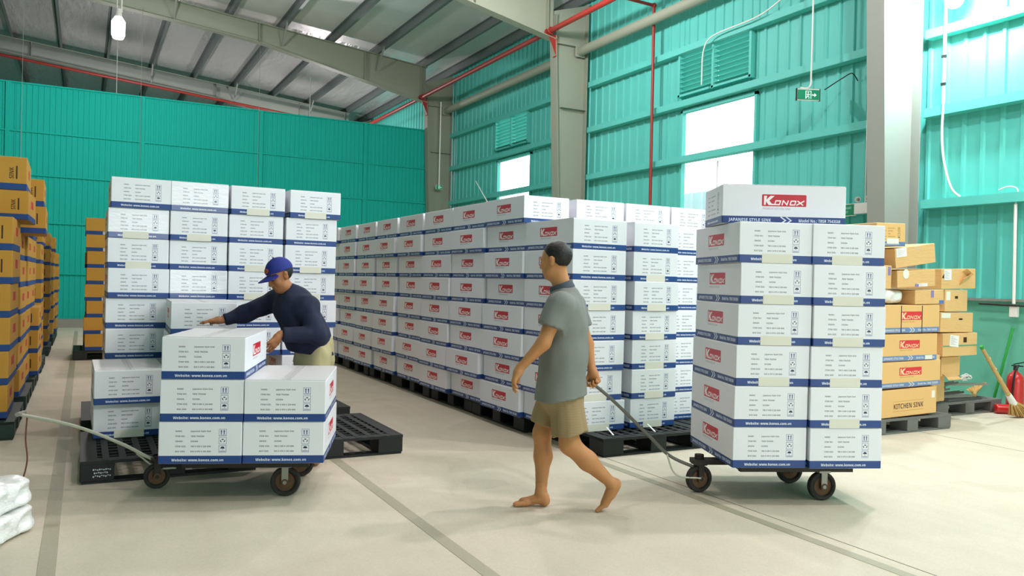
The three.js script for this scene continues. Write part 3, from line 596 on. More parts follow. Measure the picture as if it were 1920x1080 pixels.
{
  const inv = (x, y, z) => V(x - 3.573, y, z + 3.742).applyAxisAngle(V(0, 1, 0), 0.394).toArray();
  part(cartR, 'pull_handle', tube([inv(2.79, 0.765, -4.2), inv(2.97, 0.64, -4.21), inv(3.28, 0.38, -4.205), inv(3.45, 0.235, -4.19), [-0.1, 0.155, -0.36]], 0.011, 40, 10), M.rodGrey);
  part(cartR, 'handle_stay', tube([inv(3.42, 0.25, -4.19), inv(3.47, 0.12, -4.15), [-0.09, 0.1, -0.315]], 0.006, 20, 8), M.rodPale);
  const P = (x, y, z) => V(x, y, z).applyAxisAngle(V(0, 1, 0), -0.394).add(V(3.573, 0, -3.742)).toArray();
  const H = 0.2556, lean = [0, 0, 0.004, 0.014, 0.02, 0.006], lean2 = [0.008, 0.0, 0.002, 0.012, 0.006, -0.002];
  for (let k = 0; k < 6; k++) for (let c = 0; c < 2; c++) {
    const n = 6 - k, none = k === 0 || (k === 1 && c === 0);
    carton(P(0.2375 + c * 0.477 + (c ? lean2[k] : lean[k]), 0.24 + k * H, -0.4125 + (c ? 0.012 : 0) + rr(-0.004, 0.004)), -0.394 + rr(-0.008, 0.008) + (c ? 0.01 : 0), 'white',
      `white carton, ${n === 1 ? 'first' : ORD[n]} layer from top, pulled cart, ${c ? 'column by the brown cartons' : 'column behind the walking man'}`, 'white cartons on the pulled cart', { H, sticker: none ? false : (c ? -0.02 : 0.02) });
  }
  carton([4.09, 1.776, -3.97], -0.5 + Math.PI / 2, 'white', 'lone white carton turned sideways on top of the pulled cart, red logo showing', 'white cartons on the pulled cart', { top: true, H: 0.25, L: 0.795 });
}

// ================================================================ BROWN CARTONS BY THE SIDE WALL
{
  const G = 'brown cartons by the side wall', Z = -5.05;
  // [name part, x0, x1, y0, y1, skin, depth, tilt, label]
  const long = (x0, x1, y0, y1, skin, tilt, label, o = {}) => {
    const c = thing('brown_carton', label, 'carton', [(x0 + x1) / 2, y0, (o.z ?? Z) - (o.D ?? 0.47) / 2], o.turn ?? 0, G); c.rotation.z = tilt;
    part(c, 'box_body', cartonGeo(x1 - x0, y1 - y0, o.D ?? 0.47), SKIN[skin]); return c;
  };
  const D = 0.47;
  let c = long(6.61, 7.5, 0.16, 0.425, 'sink', 0.02, 'brown carton lettered kitchen sink, lowest of the leaning pile'); c.rotation.x = 0;
  part(c, 'carry_hole', box(0.05, 0.07, 0.002, 0.39, 0.19, D / 2 + 0.001), M.sticker);
  c = long(6.63, 7.55, 0.44, 0.69, 'kraftLong', 0.012, 'brown carton with red logo, second from bottom above the lettered carton');
  c = long(6.645, 7.485, 0.695, 0.955, 'kraftLong', 0.006, 'brown carton with red logo and white tag, third from bottom of the pile');
  part(c, 'paper_tag', box(0.11, 0.04, 0.002, 0.29, 0.028, D / 2 + 0.001), M.sticker);
  c = long(6.65, 7.51, 0.965, 1.235, 'kraftLong', 0.012, 'brown carton with red logo bound by two dark straps, under the white bag');
  part(c, 'strap', box(0.008, 0.26, 0.002, -0.15, 0.133, D / 2 + 0.002), M.hole); part(c, 'strap', box(0.008, 0.26, 0.002, 0.16, 0.133, D / 2 + 0.002), M.hole);
  c = long(7.13, 7.57, 1.245, 1.385, 'plain', 0.03, 'flat brown carton with purple tape beside the white bag');
  part(c, 'purple_tape', box(0.045, 0.07, 0.002, 0.04, 0.1, D / 2 + 0.001), M.purple); part(c, 'blue_label', box(0.07, 0.035, 0.002, 0.18, 0.018, D / 2 + 0.001), M.blueTag);
  c = long(6.86, 7.43, 1.41, 1.575, 'plain', 0.05, 'dented brown carton with round white tag, under the tilted carton', { D: 0.6 });
  part(c, 'white_tag', cyl(0.045, 0.045, 0.002, 20).rotateX(Math.PI / 2).translate(-0.16, 0.13, 0.302), M.sticker); part(c, 'paper_slip', box(0.16, 0.03, 0.002, 0.08, 0.018, 0.302), M.slip); part(c, 'purple_tape', box(0.05, 0.028, 0.0022, 0.0, 0.016, 0.303), M.purple);
  c = long(6.83, 7.43, 1.62, 1.81, 'plain', 0.13, 'tilted brown carton with paper slip near the top of the pile', { D: 0.7 });
  part(c, 'paper_slip', box(0.15, 0.085, 0.002, -0.21, 0.145, 0.352), M.slip); part(c, 'packing_tape', box(0.07, 0.05, 0.001, 0.03, 0.175, 0.352), M.tape);
  c = long(6.55, 6.96, 1.79, 2.01, 'kraft', 0.03, 'small brown carton with blue band, topmost of the pile', { D: 0.5 });
  part(c, 'paper_tag', box(0.17, 0.05, 0.002, 0.02, 0.05, 0.251), M.sticker);
  c = long(6.36, 6.77, 1.385, 1.61, 'plain', -0.01, 'brown carton with small purple label, half hidden behind the pulled cart', { D: 0.5 });
  part(c, 'purple_label', box(0.035, 0.08, 0.002, 0.17, 0.17, 0.251), M.purple);
  // second pile, nearer the wall
  c = long(7.9, 8.48, 1.405, 1.62, 'plain', 0.03, 'torn brown carton with paper slip, topmost of the pile by the wall', { z: -5.3, D: 0.75 });
  part(c, 'paper_slip', box(0.12, 0.11, 0.002, -0.19, 0.15, 0.377), M.slip);
  part(c, 'torn_flap', [box(0.16, 0.004, 0.09).rotateX(-0.9).rotateZ(0.35).translate(0.08, 0.1, 0.4), box(0.13, 0.004, 0.06).rotateX(-0.7).rotateZ(-0.5).translate(0.12, 0.17, 0.395)], M.kraft);
  part(c, 'hole', plate([[-0.03, -0.05], [0.03, 0.02], [0.028, -0.06]], 0.002).translate(-0.255, 0.17, 0.3765), M.hole);
  c = long(7.965, 8.345, 1.165, 1.395, 'plain', 0.01, 'brown carton with dark hand hole and white tag, second in the pile by the wall', { z: -5.3, D: 0.6 });
  part(c, 'hand_hole', rbox(0.05, 0.028, 0.002, 0.001, 0.0, 0.15, 0.301, 1), M.hole); part(c, 'white_tag', box(0.07, 0.09, 0.002, -0.14, 0.165, 0.301), M.sticker);
  c = long(7.9, 8.45, 0.945, 1.155, 'plain', -0.005, 'bulging brown carton with white tag at its corner, middle of the pile by the wall', { z: -5.3, D: 0.6 });
  part(c, 'hand_hole', box(0.06, 0.018, 0.002, 0.06, 0.14, 0.301), M.hole); part(c, 'white_tag', box(0.15, 0.05, 0.002, -0.19, 0.175, 0.301), M.sticker);
  c = long(7.92, 8.505, 0.695, 0.938, 'plain', 0.012, 'brown carton with green tape band and torn hole in the pile by the wall', { z: -5.28, D: 0.6 });
  part(c, 'green_tape', box(0.58, 0.014, 0.002, 0, 0.11, 0.301), M.greenTape); part(c, 'hand_hole', box(0.055, 0.055, 0.002, 0.08, 0.17, 0.301), M.hole); part(c, 'paper_slip', box(0.15, 0.12, 0.0022, -0.12, 0.15, 0.3015).rotateZ(-0.1), M.slip);
  c = long(8.02, 8.34, 0.475, 0.68, 'plain', 0.0, 'crushed brown carton under the green taped carton', { z: -5.36, D: 0.5 });
  part(c, 'bent_flap', box(0.22, 0.004, 0.1).rotateX(0.7).translate(-0.02, 0.0, 0.28), M.kraft);
  c = long(8.05, 8.3, 0.18, 0.47, 'plain', 0.02, 'crumpled brown carton standing on the scrap pallet behind the metal strips', { z: -5.5, D: 0.4 });
  c = long(7.58, 7.9, 0.5, 0.72, 'plain', -0.05, 'narrow brown carton wedged between the two piles, upper one', { z: -5.3, D: 0.4 });
  part(c, 'bent_flap', box(0.14, 0.004, 0.12).rotateX(1.1).translate(0.0, 0.2, 0.23), M.kraft);
  c = long(7.55, 7.85, 0.16, 0.49, 'plain', 0.0, 'narrow brown carton wedged between the two piles, lower one', { z: -5.3, D: 0.4 });
}
pallet(7.12, -5.62, 'grey pallet under the leaning pile of brown cartons', { mat: 'palletGrey', group: 'grey pallets by the side wall', S: 1.18 });
pallet(8.83, -6.13, 'grey pallet carrying metal strips beside the fire extinguisher', { mat: 'palletGrey', group: 'grey pallets by the side wall', S: 1.18 });

// ================================================================ SURFACE NETS (for bodies and soft bags)
function nets(f, lo, hi, cell) {
  const n = [0, 1, 2].map((k) => Math.ceil((hi[k] - lo[k]) / cell) + 1), [nx, ny, nz] = n, F = new Float32Array(nx * ny * nz);
  for (let k = 0, i = 0; k < nz; k++) for (let j = 0; j < ny; j++) for (let q = 0; q < nx; q++, i++) F[i] = f(lo[0] + q * cell, lo[1] + j * cell, lo[2] + k * cell);
  const id = new Int32Array(F.length).fill(-1), pos = [], idx = [], at = (q, j, k) => q + nx * (j + ny * k);
  for (let k = 0; k < nz - 1; k++) for (let j = 0; j < ny - 1; j++) for (let q = 0; q < nx - 1; q++) {
    let s = 0, c = [0, 0, 0], m = 0; const v = [];
    for (let b = 0; b < 8; b++) { const w = F[at(q + (b & 1), j + ((b >> 1) & 1), k + (b >> 2))]; v.push(w); if (w < 0) m |= 1 << b; }
    if (m === 0 || m === 255) continue;
    for (let a = 0; a < 8; a++) for (const d of [1, 2, 4]) { if (a & d) continue; const b = a | d; if ((v[a] < 0) === (v[b] < 0)) continue; const t = v[a] / (v[a] - v[b]); for (let x = 0; x < 3; x++) { const p = (a >> x) & 1, r = (b >> x) & 1; c[x] += p + (r - p) * t; } s++; }
    id[at(q, j, k)] = pos.length / 3; pos.push(lo[0] + (q + c[0] / s) * cell, lo[1] + (j + c[1] / s) * cell, lo[2] + (k + c[2] / s) * cell);
  }
  const quad = (a, b, c, d, flip) => { if (a < 0 || b < 0 || c < 0 || d < 0) return; flip ? idx.push(a, c, b, a, d, c) : idx.push(a, b, c, a, c, d); };
  for (let k = 1; k < nz - 1; k++) for (let j = 1; j < ny - 1; j++) for (let q = 1; q < nx - 1; q++) {
    const a = F[at(q, j, k)];
    if ((a < 0) !== (F[at(q + 1, j, k)] < 0)) quad(id[at(q, j - 1, k - 1)], id[at(q, j, k - 1)], id[at(q, j, k)], id[at(q, j - 1, k)], a >= 0);
    if ((a < 0) !== (F[at(q, j + 1, k)] < 0)) quad(id[at(q - 1, j, k - 1)], id[at(q - 1, j, k)], id[at(q, j, k)], id[at(q, j, k - 1)], a >= 0);
    if ((a < 0) !== (F[at(q, j, k + 1)] < 0)) quad(id[at(q - 1, j - 1, k)], id[at(q, j - 1, k)], id[at(q, j, k)], id[at(q - 1, j, k)], a >= 0);
  }
  const nor = new Float32Array(pos.length), e = cell * 0.6;
  for (let i = 0; i < pos.length; i += 3) { const [x, y, z] = [pos[i], pos[i + 1], pos[i + 2]]; const g = [f(x + e, y, z) - f(x - e, y, z), f(x, y + e, z) - f(x, y - e, z), f(x, y, z + e) - f(x, y, z - e)], l = Math.hypot(...g) || 1; nor[i] = g[0] / l; nor[i + 1] = g[1] / l; nor[i + 2] = g[2] / l; }
  const uv = new Float32Array(pos.length / 3 * 2); for (let i = 0; i < pos.length / 3; i++) { uv[i * 2] = (pos[i * 3] + pos[i * 3 + 2]) * 8; uv[i * 2 + 1] = pos[i * 3 + 1] * 8; }
  const g = new THREE.BufferGeometry(); g.setAttribute('position', new THREE.Float32BufferAttribute(pos, 3)); g.setAttribute('normal', new THREE.BufferAttribute(nor, 3)); g.setAttribute('uv', new THREE.BufferAttribute(uv, 2)); g.setIndex(idx);
  return g;
}
const smin = (a, b, k) => { const h = Math.max(k - Math.abs(a - b), 0) / k; return Math.min(a, b) - h * h * k * 0.25; };
// tapered capsule; s scales one axis (z) to flatten or widen
const cone = (a, b, ra, rb = ra, sz = 1, sx = 1) => { const ax = a[0] / sx, ay = a[1], az = a[2] / sz, dx = b[0] / sx - ax, dy = b[1] - ay, dz = b[2] / sz - az, L = dx * dx + dy * dy + dz * dz || 1e-9; return (x, y, z) => { x = x / sx - ax; y -= ay; z = z / sz - az; const t = Math.max(0, Math.min(1, (x * dx + y * dy + z * dz) / L)); return Math.hypot(x - dx * t, y - dy * t, z - dz * t) - (ra + (rb - ra) * t); }; };
const ell = (c, r) => (x, y, z) => { const p = (x - c[0]) / r[0], q = (y - c[1]) / r[1], s = (z - c[2]) / r[2], k = Math.hypot(p, q, s); return (k - 1) * Math.min(...r); };
const uni = (k, ...fs) => (x, y, z) => { let d = fs[0](x, y, z); for (let i = 1; i < fs.length; i++) d = smin(d, fs[i](x, y, z), k); return d; };
const cut = (f, p, n) => (x, y, z) => Math.max(f(x, y, z), (x - p[0]) * n[0] + (y - p[1]) * n[1] + (z - p[2]) * n[2]);
const sub = (f, g) => (x, y, z) => Math.max(f(x, y, z), -g(x, y, z));
const folds = (f, amp, sx, sy, sz, o = 0) => (x, y, z) => f(x, y, z) + amp * perlin.noise(x * sx + o, y * sy + o, z * sz) + amp * 0.5 * perlin.noise(x * sx * 2.1, y * sy * 2.1 + o, z * sz * 2.3);
const add3 = (a, b, t = 1) => [a[0] + b[0] * t, a[1] + b[1] * t, a[2] + b[2] * t];
const norm3 = (a) => { const l = Math.hypot(...a); return a.map((v) => v / l); };
const cross3 = (a, b) => [a[1] * b[2] - a[2] * b[1], a[2] * b[0] - a[0] * b[2], a[0] * b[1] - a[1] * b[0]];
// a hand: wrist w, pointing d, palm normal n (side the fingers curl to), thumb side t; curl in radians per joint
function handSdf(w, d, n, curl, size = 1, thumbSide = 1, spread = 0.1) {
  d = norm3(d); const s = norm3(cross3(d, n)); n = norm3(cross3(s, d));
  const L = (a, b, c) => add3(add3(add3(w, d, a * size), s, b * size * thumbSide), n, c * size), fs = [];
  fs.push(cone(w, L(0.03, 0, 0), 0.024 * size, 0.026 * size), cone(L(0.03, 0.018, 0), L(0.085, 0.026, 0), 0.02 * size, 0.0145 * size), cone(L(0.03, -0.014, 0), L(0.082, -0.026, 0), 0.02 * size, 0.0135 * size), cone(L(0.03, 0, 0), L(0.09, 0, 0), 0.021 * size, 0.0145 * size));
  const palm = uni(0.02, ...fs), fingers = [];
  [[0.03, 0.088, 0.072], [0.0105, 0.093, 0.08], [-0.0095, 0.09, 0.075], [-0.0285, 0.082, 0.058]].forEach(([b, a, len], i) => {
    let p = L(a - 0.012, b, 0), ang = curl[i] * 0.6; const r = [0.0092, 0.0095, 0.009, 0.0082][i] * size, chain = [];
    [0.46, 0.3, 0.24].forEach((q, j) => { const dir = add3(add3(d.map((v) => v * Math.cos(ang)), n, Math.sin(ang)), s, thumbSide * (1.5 - i) * spread * 0.4), e = add3(p, dir, len * q * size); chain.push(cone(p, e, r * (1 - j * 0.08), r * (0.93 - j * 0.1))); p = e; ang += curl[i]; });
    fingers.push(uni(0.006, ...chain));
  });
  const t0 = L(0.028, 0.026, 0.004), t1 = L(0.062, 0.05, 0.012 + 0.012 * curl[0]), t2 = L(0.09, 0.056 - 0.012 * curl[0], 0.02 + 0.022 * curl[0]);
  fingers.push(uni(0.008, cone(t0, t1, 0.0145 * size, 0.0112 * size), cone(t1, t2, 0.0108 * size, 0.009 * size)));
  return (x, y, z) => { let q = palm(x, y, z); const m = q; for (const f of fingers) { const e = f(x, y, z); q = Math.min(q, smin(m, e, 0.012)); q = Math.min(q, e); } return q; };
}
// a head about 0.225 m tall; c = centre, fwd = where the face looks, up
function headSdf(c, fwd, up, s = 1) {
  fwd = norm3(fwd); const rt = norm3(cross3(fwd, up)); up = norm3(cross3(rt, fwd));
  const loc = (x, y, z) => { const p = [x - c[0], y - c[1], z - c[2]]; return [(p[0] * rt[0] + p[1] * rt[1] + p[2] * rt[2]) / s, (p[0] * up[0] + p[1] * up[1] + p[2] * up[2]) / s, (p[0] * fwd[0] + p[1] * fwd[1] + p[2] * fwd[2]) / s]; };
  const skull = ell([0, 0.03, -0.012], [0.076, 0.088, 0.096]), face = ell([0, -0.025, 0.03], [0.062, 0.085, 0.064]), jaw = cone([-0.03, -0.075, 0.028], [0.03, -0.075, 0.028], 0.034), chin = ell([0, -0.098, 0.058], [0.026, 0.02, 0.022]);
  const brow = cone([-0.034, 0.012, 0.078], [0.034, 0.012, 0.078], 0.013), nose = uni(0.01, cone([0, 0.0, 0.088], [0, -0.036, 0.106], 0.008, 0.0115), cone([-0.012, -0.04, 0.094], [0.012, -0.04, 0.094], 0.0085)), lips = cone([-0.018, -0.066, 0.085], [0.018, -0.066, 0.085], 0.0085), cheek = uni(0.01, ell([-0.04, -0.03, 0.06], [0.024, 0.026, 0.024]), ell([0.04, -0.03, 0.06], [0.024, 0.026, 0.024]));
  const base = uni(0.03, skull, face, jaw, chin), rich = uni(0.014, base, brow, nose, cheek), eyes = [ell([-0.032, -0.006, 0.092], [0.015, 0.0085, 0.012]), ell([0.032, -0.006, 0.092], [0.015, 0.0085, 0.012])];
  const mouth = cone([-0.022, -0.0665, 0.096], [0.022, -0.0665, 0.096], 0.0035), ears = [uni(0.006, ell([-0.077, -0.012, -0.008], [0.01, 0.028, 0.016]), ell([-0.086, 0.006, -0.012], [0.008, 0.014, 0.013])), uni(0.006, ell([0.077, -0.012, -0.008], [0.01, 0.028, 0.016]), ell([0.086, 0.006, -0.012], [0.008, 0.014, 0.013]))];
  const f = (x, y, z) => { const [a, b, g] = loc(x, y, z); let d = smin(rich(a, b, g), lips(a, b, g), 0.008); for (const e of eyes) { const q = e(a, b, g); d = -smin(-d, q, 0.008); } d = -smin(-d, mouth(a, b, g), 0.005); for (const e of ears) d = smin(d, e(a, b, g), 0.008); d = -smin(-d, ell([Math.sign(a) * 0.092, -0.01, 0.0], [0.008, 0.014, 0.008])(a, b, g), 0.004); return d * s; };
  f.loc = loc; f.P = (a, b, g) => add3(add3(add3(c, rt, a * s), up, b * s), fwd, g * s); f.fwd = fwd; f.up = up; f.rt = rt; return f;
}
const near = (c, r) => [[c[0] - r, c[1] - r, c[2] - r], [c[0] + r, c[1] + r, c[2] + r]];
const mergeBody = (list) => { const q = list.map((g) => g.toNonIndexed()); return mergeGeometries(q); };

// ================================================================ THE WALKING MAN
{
  const who = thing('person', 'barefoot person in grey polo shirt and striped shorts, pulling a cart behind', 'person', [2.549, 0, -4.134], -0.4894);
  const J = { headC: [-0.045, 1.498, -0.03], neckT: [-0.027, 1.42, -0.03], neckB: [0.009, 1.301, -0.029], chest: [0.027, 1.188, -0.028], waist: [0.026, 0.931, -0.006], hem: [0.009, 0.696, -0.004], shN: [-0.03, 1.235, 0.155], shF: [0.085, 1.227, -0.195], elN: [-0.116, 1.013, 0.2], wrN: [-0.246, 0.868, 0.19], elF: [0.176, 0.983, -0.22], wrF: [0.205, 0.83, -0.172], pel: [-0.001, 0.73, -0.004], hipN: [0.03, 0.69, 0.082], hipF: [-0.04, 0.68, -0.088], hemN: [0.059, 0.478, 0.09], hemF: [-0.102, 0.496, -0.083], knF: [-0.1, 0.44, -0.082], caF: [-0.09, 0.3, -0.078], anF: [-0.1, 0.08, -0.05], knN: [0.057, 0.41, 0.085], caN: [0.168, 0.31, 0.07], anN: [0.318, 0.172, 0.045], heN: [0.338, 0.168, 0.043], baN: [0.282, 0.05, 0.035], toN: [0.232, 0.018, 0.03] };
  const head = headSdf(J.headC, [-0.84, -0.08, -0.48], [0.06, 1, 0], 0.93);
  const legF = uni(0.03, cone(J.hipF, J.knF, 0.062, 0.056), cone(J.knF, J.caF, 0.052, 0.055), cone(J.caF, J.anF, 0.053, 0.03));
  const footF = uni(0.02, cone([-0.1, 0.085, -0.05], [-0.074, 0.032, -0.05], 0.031, 0.03), cone([-0.085, 0.05, -0.05], [-0.2, 0.024, -0.056], 0.033, 0.022, 1.15), cone([-0.19, 0.02, -0.035], [-0.215, 0.02, -0.08], 0.019, 0.017));
  const toesF = [[-0.252, 0.013, -0.022, 0.0135], [-0.256, 0.0115, -0.044, 0.011], [-0.25, 0.011, -0.062, 0.0105], [-0.24, 0.0105, -0.078, 0.01], [-0.226, 0.01, -0.093, 0.0095]].map(([x, y, z, r]) => cone([x + 0.05, 0.018, z * 0.85 - 0.007], [x, y, z], r * 1.05, r));
  const legN = uni(0.03, cone(J.hipN, J.knN, 0.066, 0.06), cone(J.knN, J.caN, 0.057, 0.057), cone(J.caN, J.anN, 0.055, 0.03));
  const footN = uni(0.02, cone(J.anN, J.heN, 0.03, 0.03), cone([0.326, 0.15, 0.044], J.baN, 0.033, 0.026, 1.2), cone([0.345, 0.172, 0.043], [0.318, 0.11, 0.04], 0.026, 0.028));
  const toesN = [0.056, 0.041, 0.026, 0.012, -0.001].map((z, i) => cone([0.282, 0.045, z * 0.9 + 0.003], [0.234 + i * 0.005, 0.012, z], 0.0125 - i * 0.0006, 0.0115 - i * 0.0006));
  const armN = uni(0.02, cone(J.shN, J.elN, 0.055, 0.04), cone(J.elN, J.wrN, 0.043, 0.0245));
  const armF = uni(0.02, cone(J.shF, J.elF, 0.052, 0.039), cone(J.elF, J.wrF, 0.041, 0.0245));
  const trunk = uni(0.06, cone(J.pel, J.waist, 0.085, 0.09, 1.2), cone(J.waist, J.chest, 0.095, 0.1, 1.35), cone([-0.01, 1.235, 0.11], [0.065, 1.23, -0.15], 0.055), cone(J.neckB, J.neckT, 0.056, 0.052));
  const body = (x, y, z) => { let d = uni(0.03, trunk, armN, armF, legF, legN)(x, y, z); d = smin(d, footF(x, y, z), 0.02); d = smin(d, footN(x, y, z), 0.02); return smin(d, head(x, y, z), 0.03); };
  const fullBody = uni(0.03, trunk, armN, armF, legF, legN), bodyF = (x, y, z) => { let d = fullBody(x, y, z); d = smin(d, footF(x, y, z), 0.02); d = smin(d, footN(x, y, z), 0.02); return smin(d, head(x, y, z), 0.03); };
  const coarse = nets((x, y, z) => bodyF(x, y, z) , [-0.34, -0.02, -0.34], [0.44, 1.66, 0.3], 0.013);
  // fine head, hands and feet in grids of their own
  const neckCut = cut((x, y, z) => smin(head(x, y, z), cone(J.neckB, J.neckT, 0.0565, 0.0525)(x, y, z), 0.03) - 0.0012, [0, 1.33, 0], [0, -1, 0]);
  const fineHead = nets(neckCut, [-0.2, 1.3, -0.19], [0.1, 1.66, 0.13], 0.0042);
  const hN = handSdf(J.wrN, [-0.4, -0.9, 0.02], [0.85, -0.3, 0.0], [0.35, 0.4, 0.45, 0.5], 0.98, -1), hF = handSdf(J.wrF, [0.3, -0.95, 0.05], [-0.6, -0.25, 0.75], [1.25, 1.3, 1.35, 1.4], 0.98, 1);
  const fineN = nets(cut(uni(0.012, cone(J.elN, J.wrN, 0.0435, 0.025), hN), add3(J.wrN, [0.4, 0.9, 0], 0.03), [0.4, 0.9, 0]), ...near(add3(J.wrN, [-0.4, -0.9, 0], 0.085), 0.135), 0.0036);
  const fineFr = nets(cut(uni(0.012, cone(J.elF, J.wrF, 0.0415, 0.025), hF), add3(J.wrF, [-0.3, 0.95, 0], 0.03), [-0.3, 0.95, 0]), ...near(add3(J.wrF, [0.3, -0.95, 0], 0.08), 0.13), 0.0036);
  const fFootF = (x, y, z) => { let d = footF(x, y, z); for (const t of toesF) d = Math.min(smin(d, t(x, y, z), 0.004), d); return d; }, fFootN = (x, y, z) => { let d = footN(x, y, z); for (const t of toesN) d = smin(d, t(x, y, z), 0.004); return d; };
  const fine1 = nets(cut((x, y, z) => smin(fFootF(x, y, z), cone(J.caF, J.anF, 0.053, 0.03)(x, y, z), 0.02) - 0.001, [0, 0.15, 0], [0, 1, 0]), [-0.3, -0.01, -0.14], [-0.01, 0.18, 0.03], 0.0045);
  const fine2 = nets(cut((x, y, z) => smin(fFootN(x, y, z), cone(J.caN, J.anN, 0.055, 0.03)(x, y, z), 0.02) - 0.001, [0, 0.22, 0], [-0.6, 0.8, 0]), [0.19, -0.01, -0.05], [0.42, 0.27, 0.13], 0.0045);
  part(who, 'body', mergeBody([coarse, fineHead, fineN, fineFr, fine1, fine2]), M.skin);
  // hair: cropped, full at the back
  const hl = head.loc, hairF = (x, y, z) => { const [a, b, g] = hl(x, y, z); const shell = ell([0, 0.034, -0.014], [0.081, 0.093, 0.1015])(a, b, g), line = (g - 0.9 * b + 0.008) * 0.74, low = -0.085 - b - Math.max(0, g + 0.05) * 0.3; return Math.max(shell + 0.0016 * perlin.noise(a * 60, b * 60, g * 60), line, low); };
  part(who, 'hair', nets(hairF, [-0.2, 1.39, -0.2], [0.12, 1.66, 0.13], 0.005), M.hair);
  part(who, 'eye', [new THREE.SphereGeometry(0.0085, 12, 8).translate(...head.P(-0.032, -0.006, 0.083)), new THREE.SphereGeometry(0.0085, 12, 8).translate(...head.P(0.032, -0.006, 0.083))], M.hair);
  // polo shirt
  const tors = uni(0.07, cone([0.02, 1.19, -0.03], [0.022, 1.1, -0.025], 0.115, 0.12, 1.35), cone([0.022, 1.1, -0.02], [0.018, 0.93, -0.008], 0.122, 0.13, 1.28), cone([0.016, 0.93, -0.006], [0.006, 0.66, -0.004], 0.132, 0.16, 1.3), cone([-0.02, 1.235, 0.13], [0.072, 1.228, -0.17], 0.074, 0.072), cone(J.neckB, [-0.004, 1.335, -0.03], 0.072, 0.06));
  const slN = cut(cone([-0.03, 1.235, 0.15], add3(J.shN, [-0.086 * 0.62, -0.222 * 0.62, 0.03]), 0.078, 0.076), add3(J.shN, [-0.05, -0.128, 0.025]), norm3([-0.3, -0.92, 0.1])), slF = cut(cone([0.08, 1.227, -0.19], add3(J.shF, [0.06, -0.16, -0.02]), 0.072, 0.07), add3(J.shF, [0.055, -0.148, -0.02]), norm3([0.4, -0.9, 0]));
  const shirt = folds(cut(cut(uni(0.04, tors, slN, slF), [0, 0.672, 0], norm3([0.12, -1, 0])), J.neckT, [-0.3, 1, 0]), 0.009, 7, 3.2, 7, 2);
  const shirtF = cut(shirt, [-0.02, 1.345, -0.03], norm3([-0.35, 1, 0]));
  part(who, 'polo_shirt', nets(shirtF, [-0.24, 0.6, -0.34], [0.3, 1.4, 0.3], 0.011), M.polo);
  part(who, 'collar', nets(cut(cut(cone(J.neckB, [-0.016, 1.37, -0.03], 0.085, 0.068, 1.05), [-0.01, 1.362, 0], norm3([-0.4, 1, 0])), [0, 1.318, 0], norm3([0.35, -1, 0])), [-0.12, 1.26, -0.15], [0.13, 1.42, 0.1], 0.006), M.collar);
  // shorts
  const shN_ = cut(cone([0.022, 0.7, 0.055], [0.064, 0.46, 0.085], 0.098, 0.108, 1.0), [0.06, 0.468, 0.09], norm3([0.18, -1, 0])), shF_ = cut(cone([-0.03, 0.7, -0.06], [-0.104, 0.47, -0.083], 0.092, 0.082, 1.0), [-0.1, 0.497, -0.08], norm3([-0.2, -1, 0]));
  part(who, 'shorts', nets(cut(folds(uni(0.025, cone([0.0, 0.78, 0], [0.0, 0.7, 0], 0.11, 0.138, 1.12), shN_, shF_), 0.01, 12, 2, 12, 5), [0, 0.715, 0], [0, 1, 0]), [-0.24, 0.4, -0.24], [0.24, 0.9, 0.26], 0.011), M.shorts);
}

